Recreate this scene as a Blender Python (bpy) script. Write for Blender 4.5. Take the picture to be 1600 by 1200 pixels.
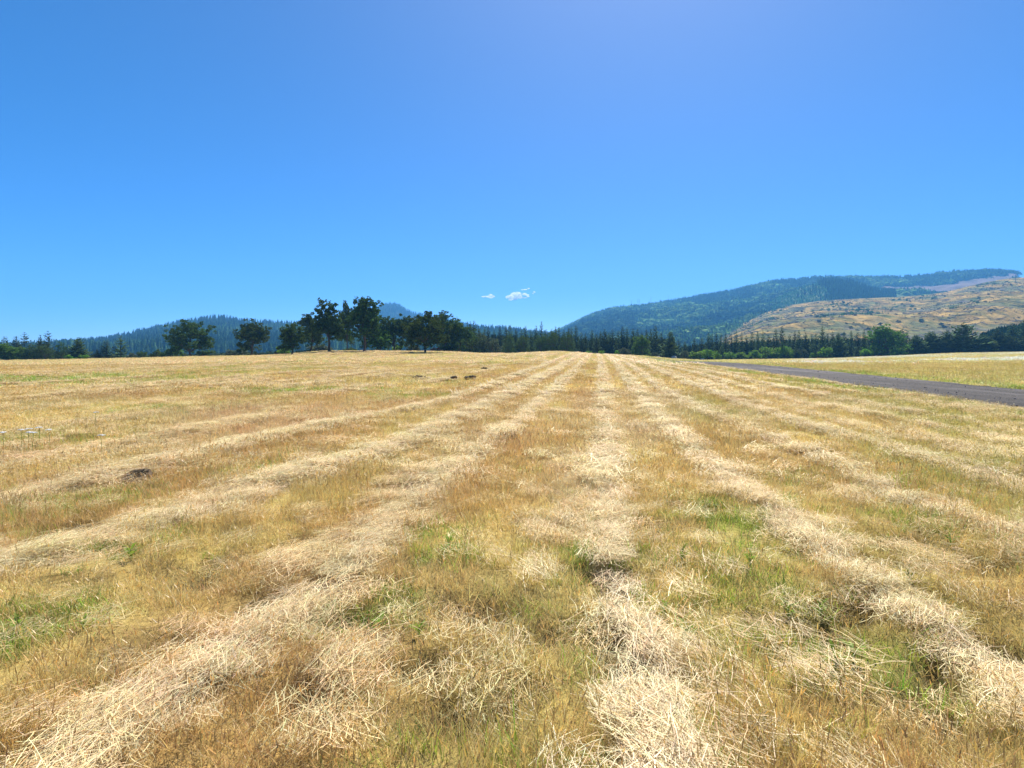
import bpy, math, random
import numpy as np
from mathutils import Matrix, Vector

# ------------------------------------------------------------------ clearing
for o in list(bpy.data.objects):
    bpy.data.objects.remove(o, do_unlink=True)
SC = bpy.context.scene
COL = SC.collection
RNG = np.random.default_rng(7)
random.seed(7)
R = math.radians

# ------------------------------------------------------------------ camera
H = 1.6            # eye height
F = 953.0          # focal length in pixels of a 1600 px wide picture
HZ = 545.0         # eye level in the same pixels
cam = bpy.data.cameras.new('camera')
cam.sensor_width = 36.0
cam.lens = 36.0 * F / 1600.0
cam.shift_y = -55.0 / 1600.0
cam.clip_start = 0.05
cam.clip_end = 30000
co = bpy.data.objects.new('camera', cam)
COL.objects.link(co)
co.location = (0, 0, H)
co.rotation_euler = (R(90), 0, 0)
SC.camera = co

# ------------------------------------------------------------------ sky, sun, exposure
SUN_EL, SUN_AZ = 51.0, 15.0      # degrees up, degrees clockwise from straight ahead
world = bpy.data.worlds.new('World')
SC.world = world
world.use_nodes = True
nt = world.node_tree
nt.nodes.clear()
sky = nt.nodes.new('ShaderNodeTexSky')
sky.sky_type = 'NISHITA'
sky.sun_disc = False
sky.sun_elevation = R(SUN_EL)
sky.sun_rotation = R(SUN_AZ)
sky.altitude = 300
sky.air_density = 0.36
sky.dust_density = 0.34
sky.ozone_density = 8.0
hs = nt.nodes.new('ShaderNodeHueSaturation')
hs.inputs['Saturation'].default_value = 1.22
hs.inputs['Hue'].default_value = 0.501
gmn = nt.nodes.new('ShaderNodeGamma')
gmn.inputs[1].default_value = 0.87
bg = nt.nodes.new('ShaderNodeBackground')
bg.inputs['Strength'].default_value = 0.15
wo = nt.nodes.new('ShaderNodeOutputWorld')
nt.links.new(sky.outputs[0], hs.inputs['Color'])
nt.links.new(hs.outputs[0], gmn.inputs[0])
nt.links.new(gmn.outputs[0], bg.inputs['Color'])
nt.links.new(bg.outputs[0], wo.inputs['Surface'])

sun = bpy.data.lights.new('sun', 'SUN')
sun.energy = 5.0
sun.angle = R(0.55)
sun.color = (1.0, 0.95, 0.86)
so = bpy.data.objects.new('sun', sun)
COL.objects.link(so)
sd = Vector((math.sin(R(SUN_AZ)) * math.cos(R(SUN_EL)), math.cos(R(SUN_AZ)) * math.cos(R(SUN_EL)), math.sin(R(SUN_EL))))
so.rotation_euler = sd.to_track_quat('Z', 'Y').to_euler()
so.location = (0, 0, 60)

vs = SC.view_settings
vs.view_transform = 'Standard'
vs.look = 'None'
vs.exposure = 0.9
vs.gamma = 1.0
vs.use_curve_mapping = False
SC.cycles.max_bounces = 5
SC.cycles.diffuse_bounces = 3
SC.cycles.glossy_bounces = 1
SC.cycles.transmission_bounces = 3
SC.cycles.transparent_max_bounces = 8
SC.cycles.volume_bounces = 6
SC.cycles.use_denoising = True
SC.cycles.sample_clamp_indirect = 6.0

# ------------------------------------------------------------------ small tools
def hash2(ix, iy, seed):
    h = (ix.astype(np.int64) * 374761393 + iy.astype(np.int64) * 668265263 + seed * 1442695041) & 0xFFFFFFFF
    h = ((h ^ (h >> 13)) * 1274126177) & 0xFFFFFFFF
    return ((h ^ (h >> 16)) & 0xFFFFFF) / float(0xFFFFFF)

def vnoise(x, y, seed=0):
    x = np.asarray(x, float); y = np.asarray(y, float)
    ix = np.floor(x); iy = np.floor(y)
    fx = x - ix; fy = y - iy
    fx = fx * fx * (3 - 2 * fx); fy = fy * fy * (3 - 2 * fy)
    a = hash2(ix, iy, seed); b = hash2(ix + 1, iy, seed)
    c = hash2(ix, iy + 1, seed); d = hash2(ix + 1, iy + 1, seed)
    return (a * (1 - fx) + b * fx) * (1 - fy) + (c * (1 - fx) + d * fx) * fy

def fbm(x, y, seed=0, octv=4):
    t = 0; a = 0.5; n = 0
    for k in range(octv):
        t = t + a * vnoise(x * 2 ** k + 17.3 * k, y * 2 ** k - 9.1 * k, seed + k)
        n += a; a *= 0.55
    return t / n

def sstep(a, b, x):
    t = np.clip((x - a) / (b - a), 0, 1)
    return t * t * (3 - 2 * t)

def tag(o, label=None, cat=None, group=None, kind=None):
    if label: o['label'] = label
    if cat: o['category'] = cat
    if group: o['group'] = group
    if kind: o['kind'] = kind
    return o

def mesh_np(name, V, Fc, mats=None, cols=None, colname='shade', smooth=False, midx=None):
    """mesh from numpy arrays; Fc is (n,3) or (n,4)"""
    V = np.asarray(V, np.float32); Fc = np.asarray(Fc, np.int32)
    m = bpy.data.meshes.new(name)
    k = Fc.shape[1]
    m.vertices.add(len(V)); m.vertices.foreach_set('co', V.ravel())
    m.loops.add(Fc.size); m.loops.foreach_set('vertex_index', Fc.ravel())
    m.polygons.add(len(Fc))
    m.polygons.foreach_set('loop_start', np.arange(0, Fc.size, k, dtype=np.int32))
    m.polygons.foreach_set('loop_total', np.full(len(Fc), k, np.int32))
    if smooth:
        m.polygons.foreach_set('use_smooth', np.ones(len(Fc), bool))
    if midx is not None:
        m.polygons.foreach_set('material_index', np.asarray(midx, np.int32))
    for mt in (mats if isinstance(mats, (list, tuple)) else [mats]):
        if mt: m.materials.append(mt)
    if cols is not None:
        c = np.ones((len(V), 4), np.float32); c[:, :3] = np.asarray(cols).reshape(len(V), -1)
        at = m.attributes.new(colname, 'FLOAT_COLOR', 'POINT')
        at.data.foreach_set('color', c.ravel())
    m.update(calc_edges=True)
    return m

def obj(name, mesh, parent=None, loc=None):
    o = bpy.data.objects.new(name, mesh)
    COL.objects.link(o)
    if parent: o.parent = parent
    if loc is not None: o.location = loc
    return o

def empty(name, loc, rz=0.0, s=1.0):
    o = bpy.data.objects.new(name, None)
    o.empty_display_size = 0.3
    COL.objects.link(o)
    o.location = loc; o.rotation_euler = (0, 0, rz)
    o.scale = (s, s, s) if np.isscalar(s) else s
    return o

def tube(points, radii, sides=6):
    """tapered tube along points -> V, quads"""
    P = np.asarray(points, float); n = len(P)
    V = []; Q = []
    for i in range(n):
        d = P[min(i + 1, n - 1)] - P[max(i - 1, 0)]
        d = d / (np.linalg.norm(d) + 1e-9)
        a = np.cross(d, [0.31, 0.95, 0.07]); a /= np.linalg.norm(a) + 1e-9
        b = np.cross(d, a)
        for j in range(sides):
            t = 2 * math.pi * j / sides
            V.append(P[i] + radii[i] * (a * math.cos(t) + b * math.sin(t)))
    for i in range(n - 1):
        for j in range(sides):
            k = (j + 1) % sides
            Q.append((i * sides + j, i * sides + k, (i + 1) * sides + k, (i + 1) * sides + j))
    return np.array(V), np.array(Q, int)

class Acc:
    def __init__(self): self.V = []; self.Q = []; self.C = []; self.n = 0
    def add(self, V, Q, c=None):
        self.V.append(V); self.Q.append(np.asarray(Q) + self.n); self.n += len(V)
        if c is not None: self.C.append(np.broadcast_to(np.asarray(c, float), (len(V), 3)) if np.ndim(c) < 2 else c)
    def mesh(self, name, mat, smooth=False):
        return mesh_np(name, np.concatenate(self.V), np.concatenate(self.Q), mat, np.concatenate(self.C) if self.C else None, smooth=smooth)

# ------------------------------------------------------------------ materials
def new_mat(name):
    m = bpy.data.materials.new(name); m.use_nodes = True
    m.node_tree.nodes.clear()
    return m, m.node_tree.nodes, m.node_tree.links

def mix_rgb(nd, lk, a, b, fac=None, mode='MIX'):
    n = nd.new('ShaderNodeMix'); n.data_type = 'RGBA'; n.blend_type = mode
    if fac is None: n.inputs[0].default_value = 1.0
    elif isinstance(fac, (int, float)): n.inputs[0].default_value = fac
    else: lk.new(fac, n.inputs[0])
    for s, v in ((6, a), (7, b)):
        if isinstance(v, (tuple, list)): n.inputs[s].default_value = (*v[:3], 1)
        else: lk.new(v, n.inputs[s])
    return n.outputs[2]

def noise(nd, lk, scale, detail=4, rough=0.55, vec=None, dist=0.0):
    n = nd.new('ShaderNodeTexNoise')
    n.inputs['Scale'].default_value = scale; n.inputs['Detail'].default_value = detail
    n.inputs['Roughness'].default_value = rough; n.inputs['Distortion'].default_value = dist
    if vec is not None: lk.new(vec, n.inputs['Vector'])
    return n.outputs[0]

def ramp(nd, lk, src, stops):
    r = nd.new('ShaderNodeValToRGB')
    el = r.color_ramp.elements
    while len(el) < len(stops): el.new(0.5)
    for e, (p, c) in zip(el, stops):
        e.position = p; e.color = (*c, 1) if len(c) == 3 else c
    lk.new(src, r.inputs[0])
    return r.outputs[0]

def leafy_mat(name, use_tint, base=(1, 1, 1), trans=0.4, gloss=0.05, rough=0.45, objvar=0.0):
    m, nd, lk = new_mat(name)
    a = nd.new('ShaderNodeAttribute'); a.attribute_name = 'shade'
    c = a.outputs['Color']
    if use_tint:
        t = nd.new('ShaderNodeAttribute'); t.attribute_type = 'INSTANCER'; t.attribute_name = 'tint'
        c = mix_rgb(nd, lk, c, t.outputs['Color'], None, 'MULTIPLY')
    elif base != (1, 1, 1):
        c = mix_rgb(nd, lk, c, base, None, 'MULTIPLY')
    if objvar > 0:
        oi = nd.new('ShaderNodeObjectInfo')
        h = nd.new('ShaderNodeHueSaturation')
        mr = nd.new('ShaderNodeMapRange'); mr.inputs[3].default_value = 1 - objvar; mr.inputs[4].default_value = 1 + objvar
        lk.new(oi.outputs['Random'], mr.inputs[0]); lk.new(mr.outputs[0], h.inputs['Value'])
        mr2 = nd.new('ShaderNodeMapRange'); mr2.inputs[3].default_value = 0.485; mr2.inputs[4].default_value = 0.52
        lk.new(oi.outputs['Random'], mr2.inputs[0]); lk.new(mr2.outputs[0], h.inputs['Hue'])
        lk.new(c, h.inputs['Color']); c = h.outputs[0]
    d = nd.new('ShaderNodeBsdfDiffuse'); lk.new(c, d.inputs[0])
    tr = nd.new('ShaderNodeBsdfTranslucent'); lk.new(c, tr.inputs[0])
    mx = nd.new('ShaderNodeMixShader'); mx.inputs[0].default_value = trans
    lk.new(d.outputs[0], mx.inputs[1]); lk.new(tr.outputs[0], mx.inputs[2])
    s = mx.outputs[0]
    if gloss > 0:
        g = nd.new('ShaderNodeBsdfGlossy'); g.inputs['Roughness'].default_value = rough
        g.inputs[0].default_value = (0.9, 0.88, 0.8, 1)
        m2 = nd.new('ShaderNodeMixShader'); m2.inputs[0].default_value = gloss
        lk.new(s, m2.inputs[1]); lk.new(g.outputs[0], m2.inputs[2]); s = m2.outputs[0]
    o = nd.new('ShaderNodeOutputMaterial'); lk.new(s, o.inputs[0])
    return m

def rough_mat(name, stops, scale=8, bump=0.4, bscale=30, detail=6, attr=None, rough=0.95, coord='Object', bdist=0.02):
    m, nd, lk = new_mat(name)
    tc = nd.new('ShaderNodeTexCoord')
    v = tc.outputs[coord]
    c = ramp(nd, lk, noise(nd, lk, scale, detail, 0.6, v), stops)
    if attr:
        a = nd.new('ShaderNodeAttribute'); a.attribute_name = attr
        c = mix_rgb(nd, lk, c, a.outputs['Color'], None, 'MULTIPLY')
    p = nd.new('ShaderNodeBsdfPrincipled')
    p.inputs['Roughness'].default_value = rough
    p.inputs['Specular IOR Level'].default_value = 0.15
    lk.new(c, p.inputs['Base Color'])
    b = nd.new('ShaderNodeBump'); b.inputs['Strength'].default_value = bump; b.inputs['Distance'].default_value = bdist
    lk.new(noise(nd, lk, bscale, 5, 0.7, v), b.inputs['Height'])
    lk.new(b.outputs[0], p.inputs['Normal'])
    o = nd.new('ShaderNodeOutputMaterial'); lk.new(p.outputs[0], o.inputs[0])
    return m

M_GRASS = leafy_mat('dry_grass', True, trans=0.42, gloss=0.05)
M_STRAW = leafy_mat('straw', True, trans=0.30, gloss=0.03, rough=0.4)
M_FOREST = leafy_mat('forest_foliage', True, trans=0.2, gloss=0.0)
M_OAK = leafy_mat('oak_leaves', False, (0.068, 0.108, 0.027), trans=0.3, gloss=0.0, objvar=0.18)
M_GREENLEAF = leafy_mat('bright_leaves', False, (0.135, 0.26, 0.024), trans=0.42, gloss=0.01, objvar=0.15)
M_LIME = leafy_mat('lime_leaves', False, (0.13, 0.24, 0.03), trans=0.4, gloss=0.0)
M_MAPLE = leafy_mat('mid_green_leaves', False, (0.10, 0.185, 0.033), trans=0.42, gloss=0.0, objvar=0.1)
M_PALE = leafy_mat('grey_green_leaves', False, (0.10, 0.125, 0.07), trans=0.3, gloss=0.0, objvar=0.1)
M_RED = leafy_mat('red_leaves', False, (0.30, 0.085, 0.04), trans=0.4, gloss=0.02)
M_FIR = leafy_mat('fir_needles', False, (0.058, 0.092, 0.040), trans=0.2, gloss=0.0, objvar=0.4)
M_FIRBLUE = leafy_mat('young_fir_needles', False, (0.05, 0.085, 0.045), trans=0.2, gloss=0.03, objvar=0.15)
M_WEED = leafy_mat('weed_leaves', False, (0.24, 0.36, 0.05), trans=0.45, gloss=0.01)
M_BARK = rough_mat('bark', [(0.3, (0.05, 0.04, 0.032)), (0.7, (0.13, 0.105, 0.085))], 3, 0.7, 14, bdist=0.05)
M_SNAG = rough_mat('dead_wood', [(0.3, (0.16, 0.14, 0.12)), (0.7, (0.30, 0.27, 0.24))], 2, 0.4, 9)
M_SOIL = rough_mat('dark_soil', [(0.3, (0.06, 0.045, 0.03)), (0.7, (0.19, 0.145, 0.10))], 12, 1.0, 40)
M_ROCK = rough_mat('pale_rock', [(0.3, (0.24, 0.23, 0.22)), (0.7, (0.46, 0.44, 0.41))], 2.0, 0.6, 8)
M_STONE = rough_mat('road_stone', [(0.3, (0.08, 0.075, 0.08)), (0.7, (0.22, 0.205, 0.205))], 9, 0.3, 30)
M_STEEL = rough_mat('mast_steel', [(0.3, (0.25, 0.25, 0.26)), (0.7, (0.36, 0.36, 0.37))], 2, 0.1, 9, rough=0.5)

# ------------------------------------------------------------------ terrain
ALPHA = math.atan(130.0 / F)             # direction of the mown rows
CA, SA = math.cos(ALPHA), math.sin(ALPHA)
def uv(X, Y): return X * CA - Y * SA, X * SA + Y * CA
def xy(u, v): return u * CA + v * SA, -u * SA + v * CA

T_PX = np.array([-600, 0, 100, 200, 300, 400, 450, 500, 600, 700, 750, 800, 870, 890, 930, 1000, 1050, 1100, 1200, 1300, 1400, 1500, 1600, 2200], float)
T_YC = np.array([566, 563.5, 562, 560, 557.5, 556, 554, 549, 548.6, 549.6, 552.5, 552.5, 549.5, 550.3, 553.5, 556, 560.5, 562.5, 561.2, 559.6, 555.5, 551.4, 550, 548], float)
D_PX = np.array([-600, 720, 950, 1050, 1120, 1300, 2200], float)
D_D = np.array([170, 170, 180, 230, 290, 300, 300], float)

ROAD_U = (11.2, 16.1)
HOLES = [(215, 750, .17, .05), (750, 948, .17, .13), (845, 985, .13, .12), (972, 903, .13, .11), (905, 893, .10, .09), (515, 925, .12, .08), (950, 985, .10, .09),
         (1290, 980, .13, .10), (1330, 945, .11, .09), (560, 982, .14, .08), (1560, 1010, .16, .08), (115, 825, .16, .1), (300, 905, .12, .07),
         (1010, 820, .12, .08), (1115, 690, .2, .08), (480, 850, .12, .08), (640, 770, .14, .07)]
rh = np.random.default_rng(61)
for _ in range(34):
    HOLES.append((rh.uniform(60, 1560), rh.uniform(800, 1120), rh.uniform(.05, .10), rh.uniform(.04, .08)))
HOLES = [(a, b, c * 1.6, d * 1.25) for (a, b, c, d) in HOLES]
def unproj(px, py):
    Y = H * F / (py - HZ)
    return (px - 800) / F * Y, Y

def zt(X, Y, micro=True):
    X = np.asarray(X, float); Y = np.asarray(Y, float)
    Yc = np.maximum(Y, 4.0)
    px = 800 + F * X / Yc
    D = np.interp(px, D_PX, D_D); yc = np.interp(px, T_PX, T_YC)
    zc = H - (yc - HZ) * D / F
    e0 = 0.16 + 0.50 * sstep(400, 500, px) * (1 - sstep(690, 780, px))      # the oaks stand on a steeper rise
    s = sstep(e0, 1.0, Y / D)
    z = zc * s
    over = np.maximum(Y - D, 0)
    z = z - np.minimum(over * 0.03, 1.0 + 6 * sstep(0, 400, over))
    z = z * (1 - sstep(450, 800, Y)) + (-8.0) * sstep(450, 800, Y)
    far = np.maximum(np.abs(X) - 320, 0)
    z = z * (1 - sstep(0, 500, far)) + (-8.0) * sstep(0, 500, far)
    if micro:
        u, v = uv(X, Y)
        f = 1 - sstep(60, 130, np.hypot(X, Y))
        z = z + f * (0.10 * (fbm(X * 0.35, Y * 0.35, 3, 3) - .5) + 0.07 * (fbm(X * 1.7, Y * 1.7, 5, 2) - .5))
        z = z + 0.28 * (fbm(u * 0.045, v * 0.02, 8, 3) - .5) * sstep(20, 60, Y) * (1 - sstep(130, 168, Y))
        for (hx, hy, rad, dep) in HOLES:
            x0, y0 = unproj(hx, hy)
            z = z - dep * np.exp(-((X - x0) ** 2 + (Y - y0) ** 2) / (rad * rad))
        inroad = sstep(ROAD_U[0] - .6, ROAD_U[0] + .1, u) * (1 - sstep(ROAD_U[1] - .1, ROAD_U[1] + .6, u)) * sstep(-40, -20, v) * (1 - sstep(170, 200, v))
        z = z * (1 - inroad) + (zt(X, Y, False) - 0.10) * inroad
    return z

def place(px, D):
    X = (px - 800) / F * D
    return X, D, float(zt(np.array([X]), np.array([D]))[0])

# ------------------------------------------------------------------ mown rows
ROWS_PX = [
    ('pale straw windrow running from the bottom edge up to the crest, just left of the middle', .30, 1.0, [(912, 566), (845, 630), (800, 665), (700, 745), (620, 820), (500, 930), (350, 1040), (250, 1110)]),
    ('straight central straw windrow running directly away from the viewer', .29, .9, [(940, 562), (946, 640), (950, 720), (955, 800), (945, 880), (985, 1000), (1000, 1090)]),
    ('broad straw windrow curving down to the lower right corner of the field', .32, 1.0, [(960, 562), (1000, 620), (1060, 690), (1150, 760), (1250, 840), (1400, 940), (1560, 1040), (1640, 1090)]),
    ('second straw windrow on the road side of the central row', .26, .75, [(985, 570), (1040, 615), (1110, 650), (1190, 682), (1330, 737), (1450, 800), (1580, 835), (1700, 880)]),
    ('bright third straw windrow on the road side of the central row', .30, 1.0, [(1003, 567), (1100, 612), (1230, 657), (1400, 707), (1600, 767), (1700, 800)]),
    ('patchy broken straw windrow between two bright rows near the gravel road', .28, .6, [(1060, 585), (1160, 622), (1290, 655), (1430, 692), (1600, 727)]),
    ('narrow straw windrow fourth from the gravel road edge', .26, .8, [(1090, 585), (1200, 621), (1300, 641), (1450, 667), (1600, 696)]),
    ('thin straw windrow third from the gravel road edge', .30, .8, [(1100, 580), (1200, 604), (1400, 643), (1600, 676)]),
    ('faint straw windrow second from the gravel road edge', .26, .55, [(1280, 608), (1450, 633), (1600, 656)]),
    ('ragged straw windrow left of the broad pale row, curving toward the lower left', .56, 1.0, [(885, 570), (780, 625), (640, 690), (470, 745), (310, 800), (180, 845), (0, 890), (-100, 915)]),
    ('straw windrow bordering the orange brown grass, second row out on the left', .42, .95, [(862, 568), (700, 629), (560, 656), (400, 690), (200, 740), (0, 785), (-100, 810)]),
]
ROWS = []
for (lab, w, st, pts) in ROWS_PX:
    q = []
    for p in pts:
        X, Y = unproj(*p); q.append((uv(X, Y)[1], uv(X, Y)[0]))
    q.sort()
    ROWS.append((lab, w, st, np.array([a for a, b in q]), np.array([b for a, b in q])))
FARROWS = [-7.6 - 1.75 * k for k in range(46)]

def straw_weights(X, Y):
    """-> (weights per named row (n, k), weight of the loose straw elsewhere)"""
    u, v = uv(X, Y)
    out = []
    wob = 0.15 * (fbm(v * 0.5, u * 0.1, 21, 3) - .5)
    for k, (lab, w, st, vv, uu) in enumerate(ROWS):
        uc = np.interp(v, vv, uu) + wob * (1 if v is None else 1)
        d = (u - uc - 0.16 * (vnoise(v * 1.3, np.full_like(v, k * 7.7), 30 + k) - .5))
        patch = sstep(.12, .5, fbm(v * 0.45, np.full_like(v, k * 3.1), 40 + k, 3) + (st - .75) * .8)
        ww = .64 * w * (0.75 + 0.6 * vnoise(v * .8, np.full_like(v, k * 5.3), 77 + k))
        ww = ww * (.82 + .18 * sstep(3, 9, v))
        out.append(np.exp(-(d / ww) ** 2 * 1.2) * (0.45 + .55 * patch) * min(1, st + .15))
    W = np.stack(out, 1)
    loose = np.zeros_like(u)
    for j, uc in enumerate(FARROWS):
        d = u - uc - 0.9 * (fbm(v * .06, np.full_like(v, j * 2.0), 90 + j, 2) - .5)
        pt = sstep(.42, .66, fbm(v * .11, np.full_like(v, j * 4.1), 120 + j, 2))
        loose = np.maximum(loose, np.exp(-(d / .45) ** 2) * pt * .75)
    loose = np.maximum(loose, 0.55 * sstep(.60, .78, fbm(u * .9, v * .35, 61, 3)))
    loose = np.where(u > ROAD_U[0] + .2, loose * .25, loose)
    edge = np.exp(-((u - ROAD_U[0] + .22 + .5 * (fbm(v * .3, v * 0, 15, 3) - .5)) / .32) ** 2) * (.45 + .55 * sstep(.3, .5, fbm(v * .2, v * 0 + 3, 16, 2)))
    loose = np.maximum(loose, edge * .95 * (v > 8))
    return W, loose

GREENS = [(1150, 825, .55, 1.0), (1180, 850, .4, .9), (1175, 790, .4, .6), (1290, 990, .42, 1.0), (1325, 1015, .38, 1.0), (1230, 930, .4, .6), (1300, 945, .3, .8),
          (1380, 1000, .3, .6), (700, 865, .3, .7), (590, 965, .32, .7), (640, 940, .2, .6), (380, 735, .5, .5), (250, 640, 1.2, .5),
          (440, 612, 2.2, .9), (240, 595, 4.5, .55), (60, 592, 5, 1.0), (140, 590, 4, 1.0), (90, 600, 3, .7), (830, 735, .3, .6), (640, 620, 1.6, .7), (610, 612, 1.2, .7),
          (920, 880, .3, .8), (900, 870, .25, .7), (185, 865, .35, .6), (210, 850, .3, .6), (60, 790, .8, .5), (150, 780, .6, .5), (30, 985, .35, .8), (1490, 830, .7, .5), (1560, 850, .6, .4),
          (1400, 755, .8, .4), (1240, 745, .5, .5), (1030, 830, .3, .4), (950, 870, .25, .5), (1110, 790, .3, .6), (60, 690, 1.0, .4), (700, 600, 2.5, .35),
          (110, 548, 1, 0), (1100, 960, .25, .5), (1090, 985, .2, .6), (1215, 1010, .35, .7), (700, 830, .25, .4), (330, 575, 6, .5), (420, 577, 5, .6)]
def fields(X, Y):
    """albedo of the standing grass and how green it is"""
    u, v = uv(X, Y)
    gold = np.array((0.72, 0.56, 0.20)); brown = np.array((0.62, 0.44, 0.155)); olive = np.array((0.50, 0.46, 0.13))
    tan = np.array((0.70, 0.56, 0.31)); rust = np.array((0.52, 0.27, 0.12)); green = np.array((0.25, 0.38, 0.06))
    n1 = sstep(.35, .65, fbm(u * .55, v * .16, 200, 4))
    n2 = sstep(.42, .66, fbm(u * .4 + 31, v * .12, 210, 4))
    n3 = sstep(.55, .75, fbm(u * .5 + 11, v * .14 + 5, 220, 3))
    left = 1 - sstep(-6, 2, u)
    right = sstep(0.8, 3.5, u)
    c = gold[None] * (1 - n1[:, None] * .75) + brown[None] * n1[:, None] * .75
    wo_ = np.clip(n2 * (.25 + .55 * right + .15 * left), 0, 1)[:, None]
    c = c * (1 - wo_) + olive * wo_
    wt = (n3 * .6 * (1 - right * .5))[:, None]
    c = c * (1 - wt) + tan * wt
    wr = (sstep(.63, .78, fbm(u * .35 + 3, v * .15 + 50, 230, 3)) * .5 * (1 - right * .7))[:, None]
    c = c * (1 - wr) + rust * wr
    beyond = sstep(16.2, 18, u)[:, None] * .55
    c = c * (1 - beyond) + np.array((0.56, 0.50, 0.17)) * beyond
    warm = (np.exp(-((u + 3.2) / 3.2) ** 2) * (1 - sstep(25, 60, Y)) * (.12 + .42 * n1))[:, None]
    c = c * (1 - warm) + np.array((0.58, 0.345, 0.135)) * warm
    farL = sstep(30, 80, Y)[:, None] * .45
    mixfar = np.array((0.60, 0.48, 0.155))
    c = c * (1 - farL) + mixfar * farL
    G = np.zeros_like(u)
    for (gx, gy, rad, st) in GREENS:
        x0, y0 = unproj(gx, gy)
        G = np.maximum(G, st * np.exp(-((X - x0) ** 2 + ((Y - y0) / max(1, .045 * y0)) ** 2) / (rad * rad)))
    G = G * (0.25 + 1.05 * vnoise(u * 2.4, v * 2.4, 240))
    G = np.maximum(G, .22 * sstep(.64, .82, fbm(u * .3, v * .12, 250, 3)))
    verge = np.exp(-((u - 17.2) / 1.0) ** 2) * .6 + np.exp(-((u - 10.2) / .8) ** 2) * .6
    G = np.maximum(G, verge * (.4 + .8 * vnoise(u * .7, v * .2, 260)) * (v > 4))
    inroad = (u > ROAD_U[0]) & (u < ROAD_U[1]) & (v < 185)
    return c, np.clip(G, 0, 1), inroad, green

def surface_colour(X, Y):
    """albedo of the field seen as one sheet (between and beyond the modelled blades)"""
    W, loose = straw_weights(X, Y)
    c, G, inroad, green = fields(X, Y)
    w = np.clip(np.maximum(W.max(1), loose), 0, 1)[:, None]
    straw = np.array((0.66, 0.53, 0.32))
    c = c * (1 - G[:, None] * .8) + green * G[:, None] * .8
    c = c * (1 - w) + straw * w
    return c

# ------------------------------------------------------------------ ground sheet
def axis(lo, hi, step, g):
    a = [0.0]; s = step
    while a[-1] < hi: a.append(a[-1] + s); s = max(step, a[-1] * g)
    b = [0.0]; s = step
    while b[-1] < -lo: b.append(b[-1] + s); s = max(step, b[-1] * g)
    return np.array([-q for q in b[:0:-1]] + a)
gx = axis(-4700, 4700, 0.11, 0.042)
gy0 = axis(-1, 5000, 0.11, 0.036)
gy = np.concatenate([[-190, -60, -25, -12, -6, -3.5, -2.2], gy0[gy0 > -1.5]])
XX, YY = np.meshgrid(np.clip(gx, -4800, 4800), np.clip(gy, -200, 5000))
x_, y_ = XX.ravel(), YY.ravel()
z_ = zt(x_, y_)
ny, nx = XX.shape
ii = (np.arange(ny - 1)[:, None] * nx + np.arange(nx - 1)[None]).ravel()
quads = np.stack([ii, ii + 1, ii + nx + 1, ii + nx], 1)
sc_ = surface_colour(x_, y_)
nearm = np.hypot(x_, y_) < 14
for (hx, hy, rad, dep) in HOLES:          # bare earth in the grass gaps, darkened to paint in their shade
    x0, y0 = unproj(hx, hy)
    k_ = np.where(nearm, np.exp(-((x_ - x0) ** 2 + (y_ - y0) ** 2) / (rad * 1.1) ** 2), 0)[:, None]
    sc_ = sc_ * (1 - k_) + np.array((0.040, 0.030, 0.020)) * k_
far_ = sstep(320, 420, y_)[:, None]
sc_ = sc_ * (1 - far_) + np.array((0.07, 0.09, 0.035)) * far_
gm, nd, lk = new_mat('field_soil_and_thatch')
at = nd.new('ShaderNodeAttribute'); at.attribute_name = 'shade'
tc = nd.new('ShaderNodeTexCoord')
n1 = noise(nd, lk, 14.0, 6, 0.7, tc.outputs['Object'])
n2 = noise(nd, lk, 1.3, 5, 0.65, tc.outputs['Object'])
thatch = ramp(nd, lk, n1, [(0.30, (0.42, 0.36, 0.30)), (0.5, (0.88, 0.86, 0.82)), (0.7, (1.15, 1.12, 1.05))])
c1 = mix_rgb(nd, lk, at.outputs['Color'], thatch, None, 'MULTIPLY')
c2 = mix_rgb(nd, lk, c1, (0.13, 0.095, 0.055), ramp(nd, lk, n2, [(0.35, (0.40,) * 3), (0.65, (0.05,) * 3)]))
p = nd.new('ShaderNodeBsdfPrincipled'); p.inputs['Roughness'].default_value = 1.0; p.inputs['Specular IOR Level'].default_value = 0.0
lk.new(c2, p.inputs['Base Color'])
b = nd.new('ShaderNodeBump'); b.inputs['Strength'].default_value = 0.9; b.inputs['Distance'].default_value = 0.04
lk.new(noise(nd, lk, 22.0, 6, 0.75, tc.outputs['Object']), b.inputs['Height']); lk.new(b.outputs[0], p.inputs['Normal'])
om = nd.new('ShaderNodeOutputMaterial'); lk.new(p.outputs[0], om.inputs[0])
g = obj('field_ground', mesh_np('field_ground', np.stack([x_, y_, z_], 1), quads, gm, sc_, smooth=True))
tag(g, 'mown hay field of dry golden grass rising to a low crest', kind='structure')

# ------------------------------------------------------------------ gravel road
vv = np.concatenate([np.arange(-15, 30, .3), np.arange(30, 90, .7), np.arange(90, 186, 1.5)])
cross = np.array([-.45, -.1, .15, .5, .9, 1.35, 1.8, 2.2, 2.6, 3.05, 3.5, 3.9, 4.3, 4.65, 4.95, 5.25])
prof = np.array([-.14, -.02, .06, .075, .06, .035, .05, .075, .085, .075, .05, .035, .06, .07, .0, -.14])
UU, VV = np.meshgrid(ROAD_U[0] + cross - 0.0, vv)
PR = np.broadcast_to(prof[None], UU.shape).copy()
edge_n = 0.34 * (fbm(VV * .35, np.zeros_like(VV), 300, 4) - .5)
UU = UU + np.where(cross[None] < .6, edge_n, 0) + np.where(cross[None] > 4.2, -0.4 * (fbm(VV * .4, np.ones_like(VV) * 4, 310, 3) - .5), 0)
X, Y = xy(UU, VV)
Z = zt(X, Y, False) + PR + 0.05 * (fbm(UU * 1.3, VV * 1.1, 320, 3) - .5)
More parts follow.
